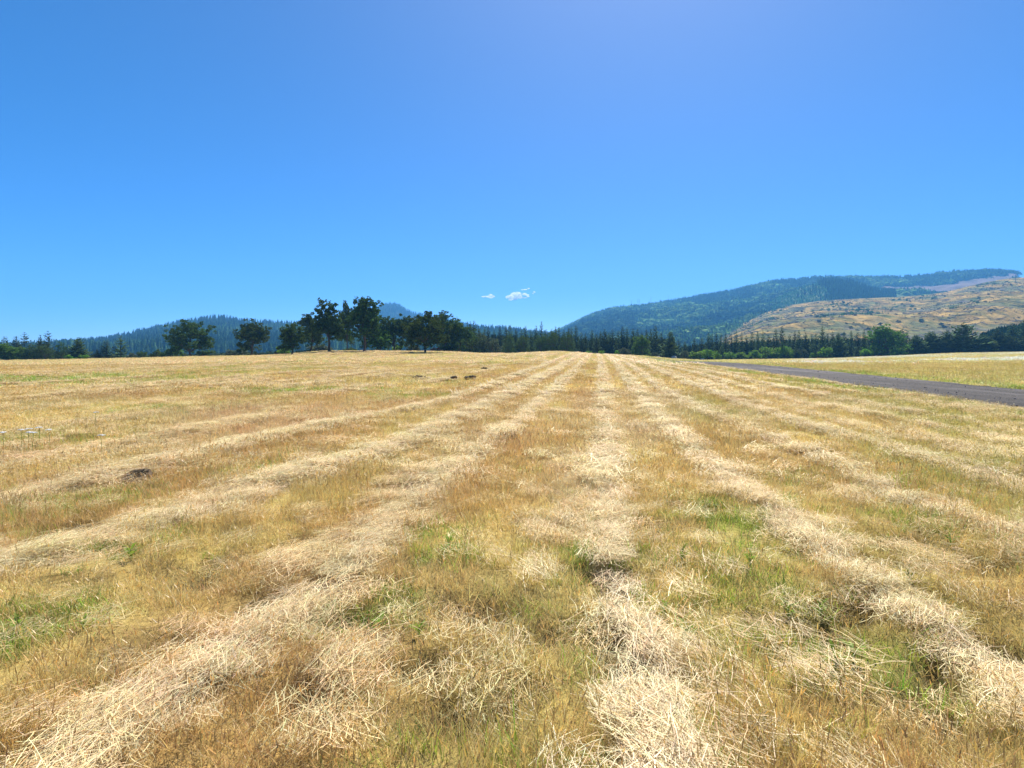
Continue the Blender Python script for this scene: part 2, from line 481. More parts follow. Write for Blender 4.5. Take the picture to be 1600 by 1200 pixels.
Z[:, 0] -= .08; Z[:, -1] -= .08
nr, nc = UU.shape
ii = (np.arange(nr - 1)[:, None] * nc + np.arange(nc - 1)[None]).ravel()
rm, nd, lk = new_mat('dark_gravel')
tc = nd.new('ShaderNodeTexCoord')
base = ramp(nd, lk, noise(nd, lk, 16, 8, 0.75, tc.outputs['Object']), [(0.32, (0.022, 0.019, 0.017)), (0.5, (0.056, 0.049, 0.044)), (0.68, (0.15, 0.13, 0.118))])
mp = nd.new('ShaderNodeMapping'); mp.inputs['Rotation'].default_value = (0, 0, ALPHA); mp.inputs['Scale'].default_value = (1.6, 0.10, 1)
lk.new(tc.outputs['Object'], mp.inputs[0])
streak = ramp(nd, lk, noise(nd, lk, 1.6, 5, 0.6, mp.outputs[0]), [(0.3, (0.62, 0.61, 0.6)), (0.7, (1.35, 1.33, 1.3))])
c = mix_rgb(nd, lk, base, streak, None, 'MULTIPLY')
dust = ramp(nd, lk, noise(nd, lk, .5, 6, .65, mp.outputs[0]), [(.5, (0, 0, 0)), (.66, (.55, .55, .55))])
c = mix_rgb(nd, lk, c, (.21, .19, .18), dust)
p = nd.new('ShaderNodeBsdfPrincipled'); p.inputs['Roughness'].default_value = 0.9; p.inputs['Specular IOR Level'].default_value = 0.25
lk.new(c, p.inputs['Base Color'])
b = nd.new('ShaderNodeBump'); b.inputs['Strength'].default_value = 1.0; b.inputs['Distance'].default_value = 0.05
lk.new(noise(nd, lk, 13, 8, 0.75, tc.outputs['Object']), b.inputs['Height']); lk.new(b.outputs[0], p.inputs['Normal'])
om = nd.new('ShaderNodeOutputMaterial'); lk.new(p.outputs[0], om.inputs[0])
rd = obj('gravel_road', mesh_np('gravel_road', np.stack([X.ravel(), Y.ravel(), Z.ravel()], 1), np.stack([ii, ii + 1, ii + nc + 1, ii + nc], 1), rm, smooth=True))
tag(rd, 'dark grey gravel track crossing the field beside the mown rows', kind='structure')

# ------------------------------------------------------------------ scattering
def proto(name, mesh):
    return bpy.data.objects.new(name, mesh)      # a source of instances: not linked to the scene

def scatter(name, pts, rot, scl, tint, protos, label=None, group=None):
    n = len(pts)
    m = bpy.data.meshes.new(name)
    m.vertices.add(n); m.vertices.foreach_set('co', np.asarray(pts, np.float32).ravel())
    for nm, ty, arr, key in (('rot', 'FLOAT_VECTOR', rot, 'vector'), ('scl', 'FLOAT_VECTOR', scl, 'vector')):
        a = m.attributes.new(nm, ty, 'POINT'); a.data.foreach_set(key, np.asarray(arr, np.float32).ravel())
    t = np.ones((n, 4), np.float32); t[:, :3] = tint
    a = m.attributes.new('tint', 'FLOAT_COLOR', 'POINT'); a.data.foreach_set('color', t.ravel())
    a = m.attributes.new('pick', 'INT', 'POINT'); a.data.foreach_set('value', RNG.integers(0, len(protos), n).astype(np.int32))
    m.update()
    o = obj(name, m)
    ng = bpy.data.node_groups.new(name, 'GeometryNodeTree')
    ng.interface.new_socket('Geometry', in_out='INPUT', socket_type='NodeSocketGeometry')
    ng.interface.new_socket('Geometry', in_out='OUTPUT', socket_type='NodeSocketGeometry')
    N, L = ng.nodes, ng.links
    gi = N.new('NodeGroupInput'); go = N.new('NodeGroupOutput')
    iop = N.new('GeometryNodeInstanceOnPoints')
    jn = N.new('GeometryNodeJoinGeometry')
    for pr in reversed(protos):          # the last link joined comes first
        oi = N.new('GeometryNodeObjectInfo'); oi.inputs['Object'].default_value = pr
        oi.inputs['As Instance'].default_value = True
        L.new(oi.outputs['Geometry'], jn.inputs[0])
    def na(nm, ty):
        q = N.new('GeometryNodeInputNamedAttribute'); q.data_type = ty; q.inputs['Name'].default_value = nm
        return q.outputs['Attribute']
    er = N.new('FunctionNodeEulerToRotation')
    L.new(na('rot', 'FLOAT_VECTOR'), er.inputs[0])
    L.new(gi.outputs[0], iop.inputs['Points']); L.new(jn.outputs[0], iop.inputs['Instance'])
    iop.inputs['Pick Instance'].default_value = True
    L.new(na('pick', 'INT'), iop.inputs['Instance Index'])
    L.new(er.outputs[0], iop.inputs['Rotation']); L.new(na('scl', 'FLOAT_VECTOR'), iop.inputs['Scale'])
    L.new(iop.outputs[0], go.inputs[0])
    md = o.modifiers.new('scatter', 'NODES'); md.node_group = ng
    tag(o, label, None, group, 'stuff')
    return o

def ribbons(base, phi, th, L, w, curl, segs, shade, taper=True, twist=None, sidecurl=None, tipshade=None):
    """grass blades as thin ribbons: base (n,3), heading phi, tilt from upright th, length L, width w, curl = extra tilt over the length"""
    n = len(base)
    tw = np.zeros(n) if twist is None else twist
    P = base.copy(); pts = [P]; dirs = []
    for i in range(segs):
        t = th + curl * (i + .5) / segs
        ph = phi + (0 if sidecurl is None else sidecurl * (i + .5) / segs)
        d = np.stack([np.sin(t) * np.cos(ph), np.sin(t) * np.sin(ph), np.cos(t)], 1)
        P = P + d * (L / segs)[:, None]; pts.append(P); dirs.append(d)
    dirs.append(dirs[-1])
    side0 = np.stack([-np.sin(phi + tw), np.cos(phi + tw), np.zeros(n)], 1)
    V = []
    for i in range(segs + 1):
        k = 1.0 if not taper else (1.0 - .85 * (i / segs) ** 1.6)
        s = side0 * (w * k * .5)[:, None]
        V.append(pts[i] - s); V.append(pts[i] + s)
    V = np.stack(V, 1)                      # n, 2(segs+1), 3
    C = np.empty((n, 2 * (segs + 1), 3))
    for i in range(segs + 1):
        f = i / segs
        cc = shade if tipshade is None else shade * (1 - f) + tipshade * f
        C[:, 2 * i] = cc; C[:, 2 * i + 1] = cc
    k = 2 * (segs + 1)
    q = np.array([(2 * i, 2 * i + 1, 2 * i + 3, 2 * i + 2) for i in range(segs)])
    Q = (np.arange(n)[:, None, None] * k + q[None]).reshape(-1, 4)
    return V.reshape(-1, 3), Q, C.reshape(-1, 3)

def stub_proto(name, n, rad, h0, h1, w, seed, mat, lean=.35, green=False, heads=True):
    r = np.random.default_rng(seed)
    a = r.uniform(0, 2 * np.pi, n); q = rad * np.sqrt(r.uniform(0, 1, n))
    base = np.stack([q * np.cos(a), q * np.sin(a), np.full(n, -.02)], 1)
    L = r.uniform(h0, h1, n) * r.uniform(.6, 1.05, n)
    th = np.abs(r.normal(0, lean, n)); phi = r.uniform(0, 2 * np.pi, n)
    val = r.uniform(.6, 1.3, n)[:, None]
    sh = val * (1 + r.normal(0, .06, (n, 3)))
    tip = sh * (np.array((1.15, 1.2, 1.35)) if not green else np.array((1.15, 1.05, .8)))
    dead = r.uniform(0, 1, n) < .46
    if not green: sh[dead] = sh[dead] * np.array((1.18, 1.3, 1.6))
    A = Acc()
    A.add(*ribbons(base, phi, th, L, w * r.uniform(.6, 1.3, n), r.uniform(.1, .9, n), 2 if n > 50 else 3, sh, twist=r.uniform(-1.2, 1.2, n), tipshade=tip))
    if heads and not green:                 # little seed heads on some stalks
        m = max(3, n // 9)
        a = r.uniform(0, 2 * np.pi, m); q = rad * np.sqrt(r.uniform(0, 1, m))
        base = np.stack([q * np.cos(a), q * np.sin(a), np.full(m, 0.0)], 1)
        th = np.abs(r.normal(0, .3, m)); phi = r.uniform(0, 2 * np.pi, m); Ls = r.uniform(h1 * .8, h1 * 1.4, m)
        s = np.ones((m, 3)) * np.array((1.0, .95, .9)) * r.uniform(.7, 1.1, m)[:, None]
        A.add(*ribbons(base, phi, th, Ls, np.full(m, w * .45), np.full(m, .15), 2, s, taper=False))
        tt = th + .12
        top = base + np.stack([np.sin(tt) * np.cos(phi), np.sin(tt) * np.sin(phi), np.cos(tt)], 1) * Ls[:, None]
        A.add(*ribbons(top - np.array((0, 0, .01)), phi, th + .2, np.full(m, .05) * (h1 / .2), np.full(m, w * 1.6), np.full(m, .3), 2, s * np.array((.92, .78, .62))))
    return proto(name, A.mesh(name, mat))

def straw_proto(name, n, rad, l0, l1, w, hgt, seed, spread=.6):
    r = np.random.default_rng(seed)
    a = r.uniform(0, 2 * np.pi, n); q = rad * np.sqrt(r.uniform(0, 1, n))
    L = r.uniform(l0, l1, n)
    phi = np.pi / 2 + r.normal(0, spread, n) + np.pi * r.integers(0, 2, n)
    wild = r.uniform(0, 1, n) < .25; phi[wild] = r.uniform(0, 2 * np.pi, wild.sum())
    base = np.stack([q * np.cos(a), q * np.sin(a), hgt * r.uniform(0.05, 1, n) ** 1.3], 1)
    base[:, :2] -= .5 * L[:, None] * np.stack([np.cos(phi), np.sin(phi)], 1)
    th = np.pi / 2 + r.normal(0, .07, n)
    val = r.uniform(.55, 1.25, n)[:, None]
    sh = val * (1 + r.normal(0, .05, (n, 3)))
    br = r.uniform(0, 1, n) < .2; sh[br] *= np.array((.66, .52, .38))
    A = Acc()
    A.add(*ribbons(base, phi, th - .03, L, w * r.uniform(.35, 1.0, n) ** 2 * 2.0, r.normal(.08, .12, n), 3, sh, taper=False, twist=r.uniform(-.8, .8, n), sidecurl=r.normal(0, .45, n)))
    return proto(name, A.mesh(name, M_STRAW))

Z_STUB = [
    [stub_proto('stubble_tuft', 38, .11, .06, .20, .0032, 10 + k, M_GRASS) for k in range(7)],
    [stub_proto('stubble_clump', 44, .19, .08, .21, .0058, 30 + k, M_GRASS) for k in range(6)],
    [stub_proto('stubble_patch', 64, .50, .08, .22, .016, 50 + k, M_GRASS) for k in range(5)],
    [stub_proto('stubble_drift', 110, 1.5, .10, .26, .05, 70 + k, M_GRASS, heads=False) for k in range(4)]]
Z_GREEN = [
    [stub_proto('green_tuft', 30, .09, .07, .19, .0048, 110 + k, M_GRASS, .4, True) for k in range(5)],
    [stub_proto('green_clump', 40, .17, .08, .19, .008, 130 + k, M_GRASS, .4, True) for k in range(4)],
    [stub_proto('green_patch', 60, .50, .08, .20, .02, 150 + k, M_GRASS, .4, True) for k in range(4)],
    [stub_proto('green_drift', 100, 1.4, .10, .24, .06, 170 + k, M_GRASS, .4, True) for k in range(3)]]
Z_STRAW = [
    [straw_proto('straw_bundle', 110, .15, .05, .22, .0019, .06, 210 + k, .5) for k in range(7)],
    [straw_proto('straw_wisp', 80, .22, .08, .30, .0045, .07, 230 + k, .5) for k in range(6)],
    [straw_proto('straw_swath', 60, .22, .25, .6, .012, .07, 250 + k, .4) for k in range(4)],
    [straw_proto('straw_drift', 70, .30, .5, 1.4, .038, .08, 270 + k, .22) for k in range(3)]]

ZONES = [(1.25, 7.0, 175, 60), (7.0, 20.0, 60, 26), (20.0, 60.0, 7.5, 10.0), (60.0, 305.0, .72, 1.5)]
acc_stub, acc_green, acc_loose, acc_row, acc_white = [], [], [], {}, []
def wedge(y0, y1, dens):
    """points spread over what the camera sees between two depths, with a margin on both sides"""
    A = .93 * (y1 ** 2 - y0 ** 2) + 2 * 2.5 * (y1 - y0)
    n = int(A * dens)
    w = lambda y: .93 * y + 2.5
    Ys = y0 + (y1 - y0) * RNG.uniform(0, 1, n * 3)
    keep = RNG.uniform(0, 1, n * 3) < w(Ys) / w(y1)
    Ys = Ys[keep][:n]
    Xs = RNG.uniform(-1, 1, len(Ys)) * w(Ys)
    return Xs, Ys
for zi, (y0, y1, ds, dw) in enumerate(ZONES):
    ov = .12
    X, Y = wedge(y0, y1 * (1 + ov), ds)
    px = 800 + F * X / Y
    ok = Y < np.interp(px, D_PX, D_D) + 6
    X, Y = X[ok], Y[ok]
    W, loose = straw_weights(X, Y)
    c, G, inroad, green = fields(X, Y)
    w = np.maximum(W.max(1), loose)
    r = RNG.uniform(0, 1, len(X))
    hole = np.zeros(len(X))
    for (hx, hy, rad, dep) in HOLES:
        x0, yy = unproj(hx, hy); hole = np.maximum(hole, np.exp(-((X - x0) ** 2 + (Y - yy) ** 2) / (rad * .75) ** 2))
    thin = .25 + .75 * sstep(.28, .45, fbm(X * 1.6, Y * 1.6, 335, 3)) if zi < 2 else 1
    keep = (~inroad) & (RNG.uniform(0, 1, len(X)) < thin) & (r > w * .96) & (RNG.uniform(0, 1, len(X)) > hole * 1.2)
    X, Y, c, G, w = X[keep], Y[keep], c[keep], G[keep], w[keep]
    Z = zt(X, Y)
    n = len(X)
    isg = RNG.uniform(0, 1, n) < G * 1.1
    rot = np.stack([RNG.normal(0, .08, n), RNG.normal(0, .08, n), RNG.uniform(0, 6.28, n)], 1)
    hs_ = (.35 + 1.25 * fbm(X * 1.1, Y * 1.1, 330, 3)) * (.82, .78, .66, .66)[zi] * RNG.uniform(.7, 1.2, n) * (1 - .35 * w)
    scl = np.stack([np.full(n, 1.0), np.full(n, 1.0), hs_], 1)
    jit = RNG.uniform(.78, 1.2, n)[:, None] * (1 + RNG.normal(0, .05, (n, 3)))
    tint = c * jit
    u, v = uv(X, Y)
    # white flowering bands beyond the road
    wf = np.zeros(n)
    if zi == 3:
        pxx = 800 + F * X / Y; pyy = HZ + (H - Z) * F / Y
        wf = (u > 17.5) * sstep(1210, 1300, pxx) * np.clip(np.exp(-((pyy - np.interp(pxx, [1200, 1400, 1600], [563, 557.5, 552.5])) / 1.6) ** 2) + .9 * np.exp(-((pyy - np.interp(pxx, [1200, 1400, 1600], [565, 566, 560.5])) / 2.0) ** 2), 0, 1)
        wf = wf * (.1 + .85 * sstep(.3, .7, fbm(X * .06, Y * .02, 350, 3)))
    isw = RNG.uniform(0, 1, n) < wf
    a = (~isg) & (~isw)
    pts = np.stack([X, Y, Z], 1)
    acc_stub.append((zi, pts[a], rot[a], scl[a], tint[a]))
    gt = green[None] * RNG.uniform(.7, 1.35, n)[:, None] * (1 + RNG.normal(0, .08, (n, 3))) + np.array((.06, .02, 0)) * RNG.uniform(0, 1, n)[:, None]
    b_ = isg & ~isw
    acc_green.append((zi, pts[b_], rot[b_], scl[b_] * np.array((1.1, 1.1, 1.25)), gt[b_]))
    if isw.any():
        acc_white.append((zi, pts[isw], rot[isw], scl[isw] * np.array((1, 1, 1.25)), np.array((0.78, 0.78, 0.66)) * jit[isw]))
    # lying straw
    X, Y = wedge(y0, y1 * (1 + ov), dw * 2.0)
    px = 800 + F * X / Y
    ok = Y < np.interp(px, D_PX, D_D) + 3
    X, Y = X[ok], Y[ok]
    W, loose = straw_weights(X, Y)
    k = W.argmax(1); wk = W.max(1)
    u, v = uv(X, Y)
    inroad = (u > ROAD_U[0] + .05) & (u < ROAD_U[1] + .2) & (v < 185)
    r = RNG.uniform(0, 1, len(X))
    sparse = (.06, .06, .03, .02)[zi]
    w = np.maximum(np.maximum(wk, loose), sparse)
    hole = np.zeros(len(X))
    for (hx, hy, rad, dep) in HOLES:
        x0, yy = unproj(hx, hy); hole = np.maximum(hole, np.exp(-((X - x0) ** 2 + (Y - yy) ** 2) / (rad * .8) ** 2))
    keep = (r < w) & ~inroad & (RNG.uniform(0, 1, len(X)) > hole * 1.25)
    X, Y, k, wk, loose = X[keep], Y[keep], k[keep], wk[keep], loose[keep]
    n = len(X)
    low_ = (np.maximum(wk, loose) < .3)
    Z = zt(X, Y) + .008 + low_ * RNG.uniform(0, .10, n) * (zi < 2) + (.05, .06, .09, .12)[zi] * np.maximum(wk, loose * .6) * (.4 + .9 * fbm(X * 2.0, Y * 2.0, 360, 2))
    tilt = .06 if zi < 2 else .015
    rot = np.stack([RNG.normal(0, tilt, n), RNG.normal(0, tilt, n), -ALPHA + RNG.normal(0, .25, n) + 1.6 * (fbm(X * .9, Y * .9, 370, 2) - .5)], 1)
    s = RNG.uniform(.8, 1.2, n)
    scl = np.stack([s, s, s], 1)
    tint = np.array((0.92, 0.77, 0.46)) * RNG.uniform(.8, 1.12, n)[:, None] * (1 + RNG.normal(0, .03, (n, 3)))
    pts = np.stack([X, Y, Z], 1)
    nm = wk >= loose
    for kk in range(len(ROWS)):
        a = nm & (k == kk) & (wk > sparse)
        if a.any(): acc_row.setdefault(kk, []).append((zi, pts[a], rot[a], scl[a], tint[a]))
    a = ~(nm & (wk > sparse))
    acc_loose.append((zi, pts[a], rot[a], scl[a], tint[a] * np.array((.95, .92, .86))))

def emit(name, parts, protos_by_zone, label, group=None):
    """one stuff object per depth zone would be many: the zones are joined through one scatter with all prototypes"""
    protos = []; offs = {}
    for zi, *_ in parts:
        if zi not in offs: offs[zi] = (len(protos), len(protos_by_zone[zi])); protos += protos_by_zone[zi]
    P = [np.concatenate([q[i] for q in parts]) for i in range(1, 5)]
    o = scatter(name, *P, protos, label, group)
    pk = np.concatenate([RNG.integers(offs[q[0]][0], offs[q[0]][0] + offs[q[0]][1], len(q[1])) for q in parts])
    o.data.attributes['pick'].data.foreach_set('value', pk.astype(np.int32))
    return o
emit('stubble_grass', acc_stub, Z_STUB, 'dry golden brown stubble grass standing between the straw rows')
emit('green_grass', acc_green, Z_GREEN, 'fresh green grass tufts scattered through the dry field')
emit('loose_straw', acc_loose, Z_STRAW, 'loose dry straw strewn thinly across the mown field')
for kk, parts in sorted(acc_row.items()):
    emit('straw_windrow', parts, Z_STRAW, ROWS[kk][0], 'straw windrows left by the mower')
if acc_white:
    emit('white_meadow_grass', acc_white, Z_STUB, 'pale whitish flowering grass in bands beyond the gravel road')

# loose stones along the road edges
n = 3000
v = RNG.uniform(4, 75, n); e = RNG.uniform(0, 1, n)
u = np.where(e < .35, ROAD_U[0] + RNG.normal(.1, .22, n), np.where(e < .6, ROAD_U[1] + RNG.normal(0, .18, n), RNG.uniform(*ROAD_U, n)))
X, Y = xy(u, v)
def stone_mesh(seed):
    r = np.random.default_rng(seed)
    V = np.array([(1, 0, 0), (-1, 0, 0), (0, 1, 0), (0, -1, 0), (0, 0, 1), (0, 0, -1)], float) * r.uniform(.6, 1.1, (6, 1)) + r.normal(0, .12, (6, 3))
    Q = [(0, 2, 4), (2, 1, 4), (1, 3, 4), (3, 0, 4), (2, 0, 5), (1, 2, 5), (3, 1, 5), (0, 3, 5)]
    return mesh_np('stone', V, Q, M_STONE)
s = RNG.uniform(.010, .035, n) * (1 + v / 60)
scatter('road_gravel', np.stack([X, Y, zt(X, Y, False) + .05 * np.where((u > ROAD_U[0]) & (u < ROAD_U[1]), 1, .3)], 1), RNG.uniform(0, 6, (n, 3)),
        np.stack([s, s * RNG.uniform(.6, 1, n), s * .7], 1), np.ones((n, 3)), [proto('stone', stone_mesh(k)) for k in range(4)],
        'loose grey stones lying on the gravel track and along its edges')

# ------------------------------------------------------------------ tree prototypes
def leaf_cards(cent, size, seed, flat=.5):
    """small leaf-sized quads at the given centres"""
    r = np.random.default_rng(seed); n = len(cent)
    nrm = r.normal(0, 1, (n, 3)); nrm[:, 2] = np.abs(nrm[:, 2]) + flat
    nrm /= np.linalg.norm(nrm, axis=1)[:, None]
    a = np.cross(nrm, r.normal(0, 1, (n, 3))); a /= np.linalg.norm(a, axis=1)[:, None] + 1e-9
    b = np.cross(nrm, a)
    s = size * r.uniform(.6, 1.35, n)[:, None]
    V = np.stack([cent - a * s, cent - b * s * .62 + a * s * .1, cent + a * s, cent + b * s * .62 - a * s * .1], 1)
    Q = np.arange(n * 4).reshape(n, 4)
    sh = np.repeat(r.uniform(.6, 1.45, n)[:, None] * (1 + r.normal(0, .07, (n, 3))), 4, 0)
    return V.reshape(-1, 3), Q, sh

def broadleaf(name, seed, mat, height=1.0, width=1.0, trunk=.28, nl=3600, limbs=6, leaf=.024, lump=.13, droop=0.0, low=.0, gap=.22, bark=M_BARK):
    """unit-height broadleaf tree: (trunk mesh, crown mesh)"""
    r = np.random.default_rng(seed)
    T = Acc(); ends = []
    k = 5
    sway = r.normal(0, .012, (k, 2)).cumsum(0)
    tp = np.array([[sway[i, 0], sway[i, 1], -0.02 + (trunk + .02) * i / (k - 1)] for i in range(k)])
    T.add(*tube(tp, np.interp(np.linspace(0, 1, k), [0, .12, 1], [.040, .029, .022]), 7))
    top = tp[-1]
    for i in range(limbs):
        a = 2 * math.pi * (i + r.uniform(-.35, .35)) / limbs
        up = r.uniform(.35, 1.0) if i else 1.05
        reach = width * .5 * r.uniform(.55, .9) * (1.15 - up * .65)
        hz = (1 - trunk) * up * r.uniform(.62, .86)
        p0 = top - np.array((0, 0, trunk * .25 * r.uniform(0, 1)))
        mid = p0 + np.array((math.cos(a) * reach * .45, math.sin(a) * reach * .45, hz * .55)) + r.normal(0, .02, 3)
        end = p0 + np.array((math.cos(a) * reach, math.sin(a) * reach, hz)) + r.normal(0, .02, 3)
        T.add(*tube([p0, (p0 + mid) / 2 + r.normal(0, .01, 3), mid, end], [.017, .014, .010, .004], 5))
        ends += [end, (mid + end) / 2]
        for j in range(3):
            b = a + r.uniform(-1.2, 1.2)
            q = mid * (1 - j * .25) + end * (j * .25)
            e2 = q + np.array((math.cos(b), math.sin(b), 0)) * width * r.uniform(.12, .26) + np.array((0, 0, (1 - trunk) * r.uniform(-.10, .26)))
            T.add(*tube([q, (q + e2) / 2 + r.normal(0, .012, 3), e2], [.008, .006, .002], 4))
            ends.append(e2)
    for j in range(5):                      # upper dome
        a = r.uniform(0, 6.28); q = width * .5 * r.uniform(.05, .55)
        ends.append(np.array((math.cos(a) * q, math.sin(a) * q, r.uniform(.70, .90))))
    if low > 0:
        for j in range(int(low * 12)):
            a = r.uniform(0, 6.28); q = width * .5 * r.uniform(.3, .95)
            ends.append(np.array((math.cos(a) * q, math.sin(a) * q, r.uniform(.06 if low > .5 else trunk * .9, trunk + .15))))
    E = np.array(ends)
    E[:, 2] = np.minimum(E[:, 2], .93)
    half = width * .5
    rr = np.hypot(E[:, 0], E[:, 1]); E[:, :2] *= np.where(rr > half * .88, half * .88 / np.maximum(rr, 1e-6), 1)[:, None]
    # each branch end carries lumps of foliage made of sprays; leaves sit near the shell of a spray
    cen = []
    wts = r.uniform(.5, 1.3, len(E)); wts /= wts.sum()
    for e, wt in zip(E, wts):
        m = int(nl * wt)
        sub = max(4, int(7 * wt * len(E)))
        sc = e + np.clip(r.normal(0, 1, (sub, 3)), -1.6, 1.6) * lump * np.array((.68, .68, .45))
        pick = r.integers(0, sub, m)
        d = r.normal(0, 1, (m, 3)); d /= np.linalg.norm(d, axis=1)[:, None]
        rad = lump * .42 * r.uniform(.35, 1.0, m) ** .5
        q = sc[pick] + d * rad[:, None] * np.array((1, 1, .7))
        q[:, 2] -= droop * np.abs(r.normal(0, 1, m)) * lump
        cen.append(q)
    cen = np.concatenate(cen)
    cen = cen[vnoise(cen[:, 0] * 11 + seed, cen[:, 2] * 11 + cen[:, 1] * 7, seed) > gap]
    cen[:, 2] = np.maximum(cen[:, 2], .03 + (trunk * .55 if low == 0 else 0))
    cen[:, 2] *= .99 / cen[:, 2].max()
    V, Q, sh = leaf_cards(cen, leaf, seed + 1)
    lo = (cen[:, 2].repeat(4))
    C = Acc(); C.add(V, Q, sh)
    return T.mesh(name + '_trunk', bark, True), C.mesh(name + '_crown', mat)

def conifer(name, seed, mat, width=.32, whorls=22, bare=.06, droop=.25, ragged=.3, dens=1.0, bark=M_BARK):
    """unit-height conifer: whorls of drooping boughs, each bough a spine with short side sprays"""
    r = np.random.default_rng(seed)
    T = Acc()
    lean = r.normal(0, .006, 2)
    zz = np.linspace(-.02, .99, 7)
    T.add(*tube([(lean[0] * z * 3, lean[1] * z * 3, z) for z in zz], np.interp(zz, [-.02, .05, .99], [.022, .016, .002]), 6))
    V = []; Q = []; S = []; n0 = 0
    for w in range(whorls):
        f = min(.99, max(0.0, (w + r.uniform(-.3, .3)) / whorls))
        z = bare + (1 - bare) * f ** .95
        if z > .985: z = .985
        prof = (1 - f) ** .74 * (1 - .22 * max(0, .18 - f) / .18)
        nb = int(max(4, (4 + 6 * (1 - f)) * dens))
        a0 = r.uniform(0, 6.28)
        for i in range(nb):
            a = a0 + 6.2832 * i / nb + r.normal(0, .22)
            L = width * .5 * prof * r.uniform(1 - ragged, 1.08) + .012
            if r.uniform() < ragged * .25: L *= 1.3
            dx, dy = math.cos(a), math.sin(a)
            up = .35 * f - droop * (1 - f) * r.uniform(.5, 1.4)
            segs = 3 if L > .05 else 2
            for k in range(segs):
                t0 = k / segs; t1 = (k + 1.25) / segs
                wd = L * (.34 if k else .28) * (1 - .55 * t0) * r.uniform(.8, 1.3) + .006
                p0 = np.array((dx * L * t0, dy * L * t0, z + L * (up * t0 + .35 * t0 * t0)))
                p1 = np.array((dx * L * min(t1, 1.1), dy * L * min(t1, 1.1), z + L * (up * t1 + .35 * t1 * t1) - .006))
                sd = np.array((-dy, dx, 0)) * wd
                hang = np.array((0, 0, -.35 * wd - .004))
                m = p0 * .45 + p1 * .55
                V += [p0, m + sd + hang, p1, m - sd + hang]
                Q.append((n0, n0 + 1, n0 + 2, n0 + 3)); n0 += 4
                S.append(r.uniform(.6, 1.45))
    S = np.repeat(np.array(S)[:, None] * np.ones((1, 3)), 4, 0)
    C = Acc(); C.add(np.array(V), np.array(Q), S)
    return T.mesh(name + '_trunk', bark, True), C.mesh(name + '_crown', mat)

def bushy(name, seed, mat, n=900, leaf=.07, lumps=16):
    """unit-height shrub: several stems and a broken dome of leaves"""
    r = np.random.default_rng(seed)
    T = Acc(); cs = []
    for i in range(lumps):
        a = r.uniform(0, 6.28); q = .55 * math.sqrt(r.uniform(0, 1)); z = r.uniform(.25, .82) * (1 - .35 * q)
        e = np.array((math.cos(a) * q, math.sin(a) * q, z))
        if i < 6: T.add(*tube([(e[0] * .1, e[1] * .1, -.03), e * np.array((.45, .45, .5)), e], [.03, .02, .006], 4))
        cs.append(e)
    cs = np.array(cs); p = r.integers(0, lumps, n)
    d = r.normal(0, 1, (n, 3)); d /= np.linalg.norm(d, axis=1)[:, None]
    cen = cs[p] + d * (.21 * r.uniform(.3, 1, n) ** .5)[:, None] * np.array((1, 1, .8))
    cen[:, 2] = np.clip(cen[:, 2], .02, 1.0)
    C = Acc(); C.add(*leaf_cards(cen, leaf, seed + 3))
    return T.mesh(name + '_stems', M_BARK, True), C.mesh(name + '_leaves', mat)

def plant_tree(name, meshes, px, ytop, D, wpx=None, wref=1.0, label=None, cat='tree', group=None, ybase=None, parts=('trunk', 'crown'), rz=None):
    X, Y, z = place(px, D)
    if ybase is not None: z = H - (ybase - HZ) * D / F
    hgt = (H - (ytop - HZ) * D / F) - z
    s = hgt
    sx = s if wpx is None else (wpx * D / F) / wref
    t = empty(name, (X, Y, z), RNG.uniform(0, 6.28) if rz is None else rz, (sx, sx, s))
    for nm, m in zip(parts, meshes):
        obj(nm, m, t)
    tag(t, label, cat, group)
    return t

OAKS = [broadleaf('oak', 400 + k, M_OAK, width=.95, trunk=.20 + .03 * (k % 3), limbs=7 + k % 2, nl=8500, lump=.13, gap=.1, low=.45) for k in range(5)]
OAK_BROAD = broadleaf('oak', 421, M_OAK, width=1.35, trunk=.17, limbs=10, nl=10500, lump=.125, gap=.1, low=.45)
OAK_TALL = [broadleaf('oak', 430 + k, M_OAK, width=.72, trunk=.27, limbs=10, nl=10500, lump=.10, gap=.1, leaf=.021, low=.4) for k in range(2)]
MAPLE = [broadleaf('maple', 440 + k, M_MAPLE, width=.95, trunk=.15, limbs=11, nl=8500, lump=.125, low=1.4, gap=.1) for k in range(2)]
LIME = broadleaf('maple', 450, M_LIME, width=.95, trunk=.2, limbs=7, nl=2600, lump=.14, low=.6, leaf=.034)
ROUND = [broadleaf('round_tree', 460 + k, M_OAK, width=1.0, trunk=.14, limbs=7, nl=3600, lump=.13, low=1.2, gap=.16) for k in range(3)]
GREY = [broadleaf('willow', 470 + k, M_PALE, width=.9, trunk=.15, limbs=7, nl=2400, lump=.13, low=1.0, droop=.4, leaf=.034) for k in range(2)]
FIRS = [conifer('fir', 500 + k, M_FIR, width=.34 + .05 * (k % 3), whorls=24, ragged=.28 + .08 * (k % 3), droop=.2 + .1 * (k % 2)) for k in range(7)]
FIR_OPEN = [conifer('fir', 520 + k, M_FIR, width=.52, whorls=15, ragged=.5, droop=.02, dens=.62, bare=.12) for k in range(2)]
FIR_SPIRE = conifer('fir', 530, M_FIR, width=.30, whorls=24, ragged=.5, dens=.6, bare=.25)
CEDARS = [conifer('cedar', 540 + k, M_FIR, width=.85, whorls=17, ragged=.4, droop=.12, dens=1.5, bare=.02) for k in range(3)]
BUSH_G = [bushy('hazel', 560 + k, M_GREENLEAF) for k in range(3)]
BUSH_D = [bushy('shrub', 570 + k, M_OAK) for k in range(2)]
BUSH_P = [bushy('shrub', 580 + k, M_PALE) for k in range(2)]
BUSH_R = bushy('shrub', 590, M_RED, 500)

